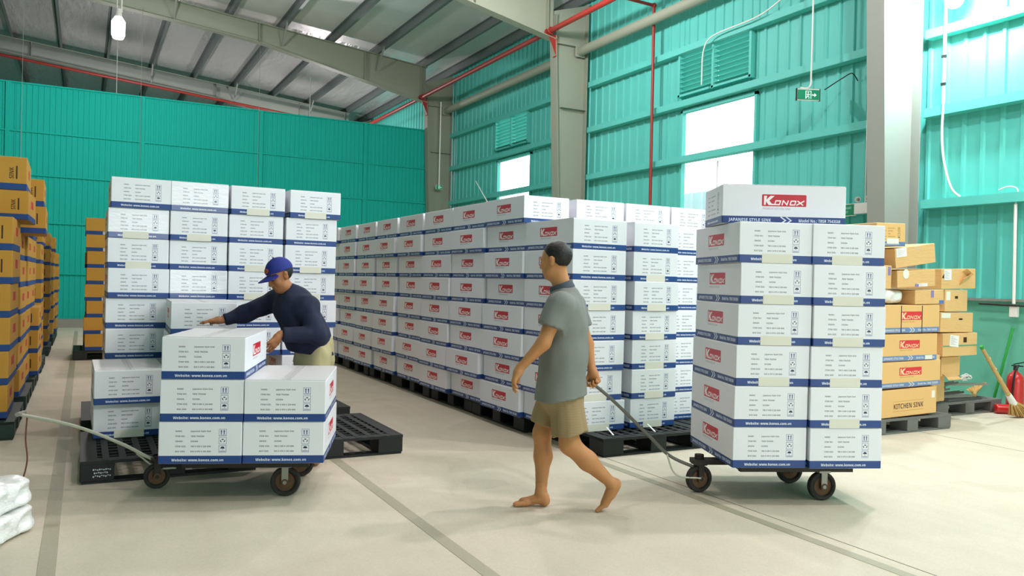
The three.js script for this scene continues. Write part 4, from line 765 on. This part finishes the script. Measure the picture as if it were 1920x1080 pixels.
// ================================================================ THE MAN IN THE CAP
{
  const who = thing('person', 'person in navy jacket, khaki trousers and blue cap, bending to grip a carton', 'person', [1.5, 0, -6.06], -0.4894);
  const up = (p) => [p[0], p[1] + 0.15, p[2]];
  const J = { headC: up([-0.188, 1.222, 0.121]), neckT: up([-0.145, 1.13, 0.092]), neckB: up([-0.092, 1.05, 0.053]), shN: up([0.03, 0.985, 0.15]), shF: up([-0.27, 1.03, -0.09]), elN: up([0.122, 0.79, 0.2]), wrN: up([-0.118, 0.80, 0.315]), elF: up([-0.505, 0.92, -0.05]), wrF: up([-0.64, 0.876, 0.02]), chest: up([-0.1, 0.968, 0.02]), waist: up([-0.01, 0.77, 0.0]), pel: up([0.047, 0.645, -0.02]), hipN: up([0.09, 0.62, 0.06]), hipF: up([0.0, 0.62, -0.1]), knN: [0.1, 0.44, 0.2], knF: [0.0, 0.44, 0.12], anN: [0.12, 0.09, 0.26], anF: [-0.02, 0.09, 0.22] };
  const head = headSdf(J.headC, [-0.66, -0.46, 0.6], [-0.42, 0.86, 0.28], 0.97);
  const trunk = uni(0.06, cone(J.pel, J.waist, 0.12, 0.115, 1.2), cone(J.waist, J.chest, 0.115, 0.12, 1.2), cone(J.shN, J.shF, 0.06, 0.06), cone(J.neckB, J.neckT, 0.056, 0.05));
  const limbs = uni(0.02, cone(J.shN, J.elN, 0.055, 0.042), cone(J.elN, J.wrN, 0.042, 0.025), cone(J.shF, J.elF, 0.055, 0.042), cone(J.elF, J.wrF, 0.042, 0.025));
  const legs = uni(0.03, cone(J.hipN, J.knN, 0.08, 0.055), cone(J.knN, J.anN, 0.054, 0.034), cone(J.hipF, J.knF, 0.08, 0.055), cone(J.knF, J.anF, 0.054, 0.034), cone(J.anN, [0.01, 0.03, 0.29], 0.034, 0.026), cone(J.anF, [-0.13, 0.03, 0.25], 0.034, 0.026), cone(J.anN, [0.14, 0.03, 0.25], 0.034, 0.03), cone(J.anF, [0.0, 0.03, 0.21], 0.034, 0.03));
  const bodyF = (x, y, z) => smin(smin(smin(trunk(x, y, z), limbs(x, y, z), 0.03), legs(x, y, z), 0.03), head(x, y, z), 0.03);
  const coarse = nets(bodyF, [-0.7, -0.02, -0.26], [0.26, 1.56, 0.4], 0.014);
  const fineHead = nets(cut((x, y, z) => smin(head(x, y, z), cone(J.neckB, J.neckT, 0.0565, 0.0505)(x, y, z), 0.03) - 0.0012, J.neckT, norm3([0.5, -0.8, -0.3])), ...near(J.headC, 0.17), 0.0042);
  const dF = norm3([-0.93, -0.1, 0.3]), dN = norm3([-0.5, -0.75, 0.3]);
  const hF = handSdf(J.wrF, dF, [0.1, -1, 0.0], [0.16, 0.1, 0.1, 0.14], 0.98, -1, 0.3), hN = handSdf(J.wrN, dN, [-0.75, 0.3, -0.5], [0.25, 0.27, 0.3, 0.34], 1.02, 1, 0.4);
  const f1 = nets(cut(uni(0.012, cone(J.elF, J.wrF, 0.0425, 0.0255), hF), add3(J.wrF, dF, -0.03), dF.map((v) => -v)), ...near(add3(J.wrF, dF, 0.085), 0.14), 0.0038);
  const f2 = nets(cut(uni(0.012, cone(J.elN, J.wrN, 0.0425, 0.0255), hN), add3(J.wrN, dN, -0.03), dN.map((v) => -v)), ...near(add3(J.wrN, dN, 0.085), 0.14), 0.0038);
  part(who, 'body', mergeBody([coarse, fineHead, f1, f2]), M.skinTan);
  part(who, 'eye', [new THREE.SphereGeometry(0.0085, 12, 8).translate(...head.P(-0.032, -0.006, 0.083)), new THREE.SphereGeometry(0.0085, 12, 8).translate(...head.P(0.032, -0.006, 0.083))], M.hair);
  const hl = head.loc;
  part(who, 'hair', nets((x, y, z) => { const [a, b, g] = hl(x, y, z); return Math.max(ell([0, 0.026, -0.014], [0.081, 0.09, 0.101])(a, b, g), g - 0.012 + Math.max(0, -b) * 0.6, -0.05 - b, Math.abs(a) > 0.062 && g > -0.012 ? 0.01 : -1); }, ...near(J.headC, 0.16), 0.005), M.hair);
  // cap: crown, brim, patch
  const capF = (x, y, z) => { const [a, b, g] = hl(x, y, z); const d = ell([0, 0.036, -0.012], [0.091, 0.1, 0.108])(a, b, g); return Math.max(d, 0.03 - b + g * 0.12, -(d + 0.012) * (b > 0.1 ? -1 : 1) - 0.4); };
  const brimF = (x, y, z) => { const [a, b, g] = hl(x, y, z); const yy = b - 0.034 - 0.0 + a * a * 3.2 + (g - 0.08) * 0.16; return Math.max(Math.abs(yy) - 0.0045, Math.hypot(a * 1.05, (g - 0.06) * 0.86) - 0.1, 0.05 - g); };
  const cap = part(who, 'cap', nets(capF, ...near(J.headC, 0.17), 0.0045), M.capBlue);
  part(cap, 'brim', nets(brimF, ...near(add3(J.headC, head.fwd, 0.1), 0.15), 0.0036), M.capBlue);
  part(cap, 'badge', nets((x, y, z) => { const [a, b, g] = hl(x, y, z); return Math.max(Math.abs(ell([0, 0.036, -0.012], [0.0925, 0.1015, 0.1095])(a, b, g)) - 0.002, Math.hypot(a / 0.034, (b - 0.072) / 0.02) - 1 > 0 ? 0.01 : -1, -g); }, ...near(add3(add3(J.headC, head.fwd, 0.08), head.up, 0.07), 0.07), 0.003), M.capPatch);
  part(cap, 'button', new THREE.SphereGeometry(0.008, 10, 8).translate(...head.P(0, 0.137, -0.012)), M.capBlue);
  // jacket
  const tors = uni(0.07, cone(up([0.05, 0.6, -0.01]), J.waist, 0.15, 0.15, 1.12), cone(J.waist, J.chest, 0.15, 0.155, 1.12), cone(up([0.02, 1.0, 0.12]), up([-0.26, 1.035, -0.08]), 0.085, 0.075), cone(J.neckB, up([-0.118, 1.095, 0.07]), 0.085, 0.068));
  const sl = uni(0.03, cone(J.shN, J.elN, 0.082, 0.068), cone(J.elN, J.wrN, 0.068, 0.05), cone(J.shF, J.elF, 0.08, 0.064), cone(J.elF, J.wrF, 0.064, 0.046));
  let jk = folds(uni(0.04, tors, sl), 0.012, 8, 6, 8, 3);
  jk = cut(jk, up([0.03, 0.645, 0]), norm3([-0.12, -1, 0.0]));
  const wristCut = (f, w, d, back) => (x, y, z) => { const p = add3(w, d, -back), q = (x - p[0]) * d[0] + (y - p[1]) * d[1] + (z - p[2]) * d[2]; return Math.hypot(x - w[0], y - w[1], z - w[2]) < 0.16 ? Math.max(f(x, y, z), q) : f(x, y, z); };
  jk = wristCut(wristCut(jk, J.wrF, norm3(add3(J.wrF, J.elF, -1)), 0.012), J.wrN, norm3(add3(J.wrN, J.elN, -1)), 0.012);
  part(who, 'jacket', nets(jk, [-0.72, 0.7, -0.3], [0.34, 1.36, 0.42], 0.0115), M.navy);
  // trousers
  const tr = folds(uni(0.03, cone(up([0.045, 0.7, -0.02]), up([0.045, 0.6, -0.02]), 0.14, 0.15, 1.05), cone(J.hipN, J.knN, 0.105, 0.082), cone(J.knN, [0.12, 0.07, 0.255], 0.082, 0.07), cone(J.hipF, J.knF, 0.105, 0.082), cone(J.knF, [-0.02, 0.07, 0.215], 0.082, 0.07)), 0.011, 11, 4, 11, 8);
  part(who, 'trousers', nets(cut(tr, [0, 0.06, 0], [0, -1, 0]), [-0.2, 0.02, -0.3], [0.3, 0.95, 0.38], 0.0125), M.khaki);
}

// ================================================================ LOOSE THINGS
{
  // white bundle on the floor at the near edge
  const b = thing('plastic_bundle', 'white plastic wrapped bundle lying on the floor by the pull cord', 'bundle', [-0.5, 0, -4.87], -0.42);
  const f = (x, y, z) => { const q = 7, k = Math.pow(Math.pow(Math.abs(x) / 0.25, q) + Math.pow(Math.abs(y - 0.07) / 0.068, q) + Math.pow(Math.abs(z) / 0.2, q), 1 / q); return (k - 1) * 0.07 + 0.01 * perlin.noise(x * 8, y * 14, z * 8) + 0.003 * perlin.noise(x * 18, y * 24, z * 18); };
  const f2 = (x, y, z) => f(x * 1.02 + 0.01, (y - 0.135) * 0.95, z * 1.02);
  part(b, 'lower_sack', nets((x, y, z) => Math.max(f(x, y, z), -y), [-0.31, -0.01, -0.26], [0.31, 0.17, 0.26], 0.0085), M.bag);
  part(b, 'upper_sack', nets(f2, [-0.31, 0.1, -0.26], [0.31, 0.3, 0.26], 0.0085), M.bag);
  const w = thing('foam_roll', 'white foam bundle lying on the strapped brown carton', 'bundle', [6.86, 1.24, -5.28]);
  part(w, 'bundle', nets((x, y, z) => { const k = Math.pow(Math.pow(Math.abs(x) / 0.24, 3) + Math.pow(Math.abs(y - 0.072) / 0.07, 4) + Math.pow(Math.abs(z) / 0.18, 3), 1 / 3); return Math.max((k - 1) * 0.07 + 0.008 * perlin.noise(x * 12, y * 12, z * 12), -y); }, [-0.28, -0.01, -0.22], [0.28, 0.18, 0.22], 0.009), M.bag);
  // fire extinguisher
  const e = thing('fire_extinguisher', 'red fire extinguisher standing against the teal wall behind the broom', 'extinguisher', [9.5, 0, -5.44]);
  part(e, 'cylinder', new THREE.LatheGeometry([[0.001, 0.0], [0.085, 0.0], [0.09, 0.012], [0.09, 0.36], [0.083, 0.41], [0.06, 0.45], [0.03, 0.47], [0.024, 0.49], [0.001, 0.49]].map((p) => new THREE.Vector2(...p)), 32), M.extRed);
  part(e, 'valve', [cyl(0.02, 0.024, 0.05, 14).translate(0, 0.51, 0), box(0.03, 0.012, 0.12, 0, 0.54, 0.02), beam([0, 0.555, -0.02], [0, 0.59, 0.1], 0.022, 0.01)], M.black);
  part(e, 'hose', tube([[0.0, 0.52, 0.02], [-0.05, 0.55, 0.06], [-0.1, 0.5, 0.06], [-0.105, 0.35, 0.04], [-0.1, 0.18, 0.03]], 0.011, 30, 8), M.black);
  const e2 = thing('fire_extinguisher', 'small red extinguisher lying low behind the broom head', 'extinguisher', [9.3, 0.056, -5.4], 0.9);
  part(e2, 'cylinder', new THREE.LatheGeometry([[0.001, -0.14], [0.05, -0.135], [0.055, -0.11], [0.055, 0.1], [0.03, 0.14], [0.001, 0.145]].map((p) => new THREE.Vector2(...p)), 24).rotateX(Math.PI / 2), M.extRed);
  part(e2, 'nozzle', cyl(0.014, 0.02, 0.08, 12).rotateX(Math.PI / 2).translate(0, 0, 0.17), M.black);
  // broom leaning on the cartons
  const br = thing('broom', 'straw broom with bamboo handle leaning head down on the cartons', 'broom', [0, 0, 0]);
  const top = [8.47, 0.775, -5.2], mid = [9.02, 0.2, -5.2], foot = [9.2, 0.01, -5.2];
  part(br, 'handle', [rod(mid, top, 0.026, 14, 0.018), ...[0.2, 0.4, 0.6, 0.8].map((t) => rod([mid[0] + (top[0] - mid[0]) * t, mid[1] + (top[1] - mid[1]) * t, -5.2], [mid[0] + (top[0] - mid[0]) * (t + 0.012), mid[1] + (top[1] - mid[1]) * (t + 0.012), -5.2], 0.027, 14))], M.bamboo);
  part(br, 'handle_cap', rod(top, [8.445, 0.803, -5.2], 0.019, 14), M.greenPlastic);
  part(br, 'binding', rod([8.96, 0.262, -5.2], [9.06, 0.158, -5.2], 0.03, 14, 0.04), M.white);
  const straw = []; for (let i = 0; i < 150; i++) { const a = rr(-0.17, 0.2), b = rr(-0.06, 0.06); straw.push(rod([9.03 + a * 0.13, 0.185 + rr(-0.01, 0.01), -5.2 + b * 0.3], [9.2 + a + rr(-0.01, 0.01), 0.012 + Math.abs(a) * 0.1 + (a > 0.1 ? (a - 0.1) * 0.5 : 0), -5.2 + b], 0.0045, 4)); }
  part(br, 'bristles', straw, M.broom).userData.kind = 'stuff';
  const br2 = thing('hand_brush', 'old straw brush head lying on the end of the metal strips', 'brush', [9.2, 0.155, -5.72], 0.5);
  const s2 = []; for (let i = 0; i < 90; i++) { const a = rr(-0.5, 0.5); s2.push(rod([0.0, 0.04 + rr(-0.02, 0.02), rr(-0.015, 0.015)], [0.2 * Math.cos(a) + rr(-0.01, 0.01), 0.06 + 0.16 * Math.sin(a) * 0.7 + 0.05, 0.1 * Math.sin(a * 2.1) + rr(-0.02, 0.02)], 0.005, 4)); }
  part(br2, 'bristles', s2, M.broom).userData.kind = 'stuff'; part(br2, 'stub', rod([-0.12, 0.03, 0], [0.02, 0.045, 0], 0.02, 12), M.bamboo);
  // green stick against the wall
  const gs = thing('green_stick', 'thin green plastic stick leaning on the teal wall behind the extinguisher', 'stick', [0, 0, 0]);
  part(gs, 'stick', rod([9.52, 0.0, -5.72], [9.64, 0.96, -5.565], 0.016, 12), M.greenPlastic); part(gs, 'end_cap', new THREE.SphereGeometry(0.017, 12, 8).translate(9.64, 0.96, -5.565), M.greenPlastic);
  // metal strips and red tray on the scrap pallet
  const strips = [[8.5, 9.15, -5.62, 0.05, 0], [8.42, 9.0, -5.68, -0.12, 1], [8.36, 9.05, -5.75, 0.1, 0], [8.45, 8.95, -5.84, 0.2, 1], [8.4, 8.85, -5.9, -0.08, 0], [8.35, 8.95, -5.8, 0.3, 0], [8.55, 9.25, -5.7, -0.25, 1], [8.38, 8.8, -5.66, 0.16, 0]];
  const look = ['longest, lowest', 'short pale', 'crossing', 'bent', 'rear', 'slanting', 'light coloured upper', 'topmost short'];
  strips.forEach(([a, b, z, t, p], i) => { const m = thing('metal_strip', `${look[i]} metal strip lying on the grey pallet before the red tray`, 'metal strip', [(a + b) / 2, 0.15 + i * 0.026, z], t, 'metal strips on the scrap pallet'); part(m, 'channel', [box(b - a, 0.004, 0.05, 0, 0.002, 0), box(b - a, 0.022, 0.003, 0, 0.013, 0.024), box(b - a, 0.022, 0.003, 0, 0.013, -0.024)], p ? M.galv : M.rodGrey); });
  const cr = thing('metal_clips', 'heap of small white metal clips on top of the strips', 'clips', [8.93, 0.365, -5.68], 0.3, null, 'stuff');
  const cg = []; for (let i = 0; i < 14; i++) cg.push(new THREE.TorusGeometry(0.022, 0.006, 6, 12, 4).rotateX(rr(0, 3)).rotateY(rr(0, 3)).translate(rr(-0.09, 0.09), rr(0, 0.05), rr(-0.05, 0.05)));
  part(cr, 'clips', cg, M.white);
  const tr = thing('red_tray', 'red plastic tray tilted behind the metal strips on the pallet', 'tray', [8.83, 0.255, -6.22], 0.05); tr.rotation.x = 0.5;
  part(tr, 'tray', [rbox(0.5, 0.012, 0.36, 0.004, 0, 0.006, 0, 1), box(0.5, 0.09, 0.012, 0, 0.05, 0.18), box(0.5, 0.09, 0.012, 0, 0.05, -0.18), box(0.012, 0.09, 0.36, 0.25, 0.05, 0), box(0.012, 0.09, 0.36, -0.25, 0.05, 0)], M.redPlastic);
  part(tr, 'rolled_rim', [rod([-0.25, 0.096, 0.18], [0.25, 0.096, 0.18], 0.01, 8), rod([-0.25, 0.096, -0.18], [0.25, 0.096, -0.18], 0.01, 8)], M.redPlastic);
}
// ---- exit signs, emergency light, conduits
{
  const s = thing('exit_sign', 'green running man exit sign with arrow hanging before the ribbed wall', 'sign', [9.28, 4.2, -8.38], -0.42);
  part(s, 'sign_body', rbox(0.34, 0.17, 0.03, 0.004), M.plastic); part(s, 'sign_face', box(0.325, 0.145, 0.002, 0, -0.002, 0.0165), M.exitArrow); part(s, 'end_cap', [box(0.012, 0.18, 0.036, -0.172, 0, 0), box(0.012, 0.18, 0.036, 0.172, 0, 0)], M.black);
  part(s, 'hanging_conduit', tube([[-0.12, 0.1, 0], [0.0, 0.1, 0], [0.035, 0.14, 0], [0.04, 0.3, 0], [0.04, 2.6, 0]], 0.013, 60, 8), M.plastic);
  const h = thing('wall_hook', 'thin dark bent rod on the ribbed wall beside the exit sign', 'hook', [0, 0, 0]);
  part(h, 'rod', tube([[9.3, 4.22, -8.1], [9.5, 4.38, -7.98], [9.62, 4.46, -7.9], [9.66, 4.42, -7.88], [9.72, 4.36, -7.88]], 0.008, 30, 6), M.ironDark);
  const em = thing('emergency_light', 'white emergency light box with two round heads on the wall rail', 'emergency light', [9.56, 2.42, -7.6]);
  part(em, 'battery_box', rbox(0.06, 0.15, 0.27, 0.006, 0, 0.09, 0), M.plastic);
  for (const z of [-0.08, 0.08]) { const k = part(em, 'lamp_head', new THREE.LatheGeometry([[0.001, -0.03], [0.03, -0.025], [0.042, 0.01], [0.042, 0.02], [0.001, 0.012]].map((p) => new THREE.Vector2(...p)), 20).rotateZ(Math.PI / 2).rotateY(0.5).translate(-0.02, 0.215, z), M.plastic); part(k, 'reflector', new THREE.SphereGeometry(0.024, 14, 10).translate(-0.03, 0.215, z + 0.012), M.galv); }
  part(em, 'cable', rod([-0.02, 0.15, 0.04], [-0.02, 4.4, 0.04], 0.011, 8), M.plastic);
  const es = thing('exit_sign', 'green exit sign with faint lettering beside the emergency light box', 'sign', [9.56, 2.5, -7.88]);
  part(es, 'sign_body', rbox(0.035, 0.17, 0.31, 0.004), M.plastic); part(es, 'sign_face', new THREE.PlaneGeometry(0.3, 0.155).rotateY(-Math.PI / 2).translate(-0.0185, 0, 0), M.exitWords);
  const fe = thing('exit_sign', 'tiny green exit sign on a white rod before the farthest column', 'sign', [9.16, 4.1, -21.9]);
  part(fe, 'sign_body', rbox(0.2, 0.13, 0.03, 0.004), M.plastic); part(fe, 'sign_face', box(0.19, 0.12, 0.002, 0, 0, 0.016), M.exitArrow); part(fe, 'hanging_conduit', rod([0, 0.06, 0], [0, 2.5, 0], 0.02, 8), M.plastic);
  const c1 = thing('wall_conduit', 'white conduit and loose cable beside the nearest column', 'conduit', [0, 0, 0]);
  part(c1, 'pipe', rod([9.56, 5.6, -6.46], [9.56, 3.75, -6.46], 0.02, 10), M.plastic); part(c1, 'cable', tube([[9.56, 3.75, -6.46], [9.57, 3.3, -6.47], [9.57, 2.95, -6.42], [9.6, 2.65, -6.33], [9.62, 2.56, -6.24]], 0.015, 40, 8), M.plastic);
  for (const y of [4.35, 4.0]) part(c1, 'clip', box(0.03, 0.035, 0.055, 9.55, y, -6.46), M.black);
  const c2 = thing('wall_conduit', 'white conduit ending in a small socket box above the extinguisher', 'conduit', [0, 0, 0]);
  part(c2, 'pipe', rod([9.62, 2.42, -5.56], [9.62, 1.25, -5.55], 0.018, 10), M.plastic); part(c2, 'socket_box', rbox(0.05, 0.13, 0.09, 0.006, 9.63, 1.16, -5.55), M.plastic); part(c2, 'top_cable', tube([[9.6, 2.6, -5.75], [9.6, 2.63, -5.65], [9.62, 2.6, -5.55], [9.62, 2.42, -5.56]], 0.009, 20, 6), M.plastic);
  const c3 = thing('louvre_cable', 'white cable running up along the louvred vent', 'cable', [0, 0, 0]);
  part(c3, 'cable', tube([[9.5, 4.9, -10.95], [9.5, 5.5, -10.92], [9.5, 5.66, -10.8], [9.5, 5.76, -9.5], [9.5, 6.1, -8.6]], 0.012, 40, 6), M.plastic);
  const rd = thing('iron_rod', 'dark iron rod resting on the plinth rail by the socket box', 'rod', [0, 0, 0]); part(rd, 'rod', rod([9.6, 1.24, -5.95], [9.6, 1.22, -4.9], 0.012, 8), M.ironDark);
  const sp = thing('cable_stub', 'thin pale rods leaning by the far window', 'rods', [0, 0, 0]); part(sp, 'rod', rod([9.4, 4.1, -19.9], [9.4, 3.1, -18.7], 0.014, 6), M.plastic);
}

scene.traverse((o) => { if (o.isMesh) { o.castShadow = true; o.receiveShadow = true; } });
renderer.render(scene, camera);
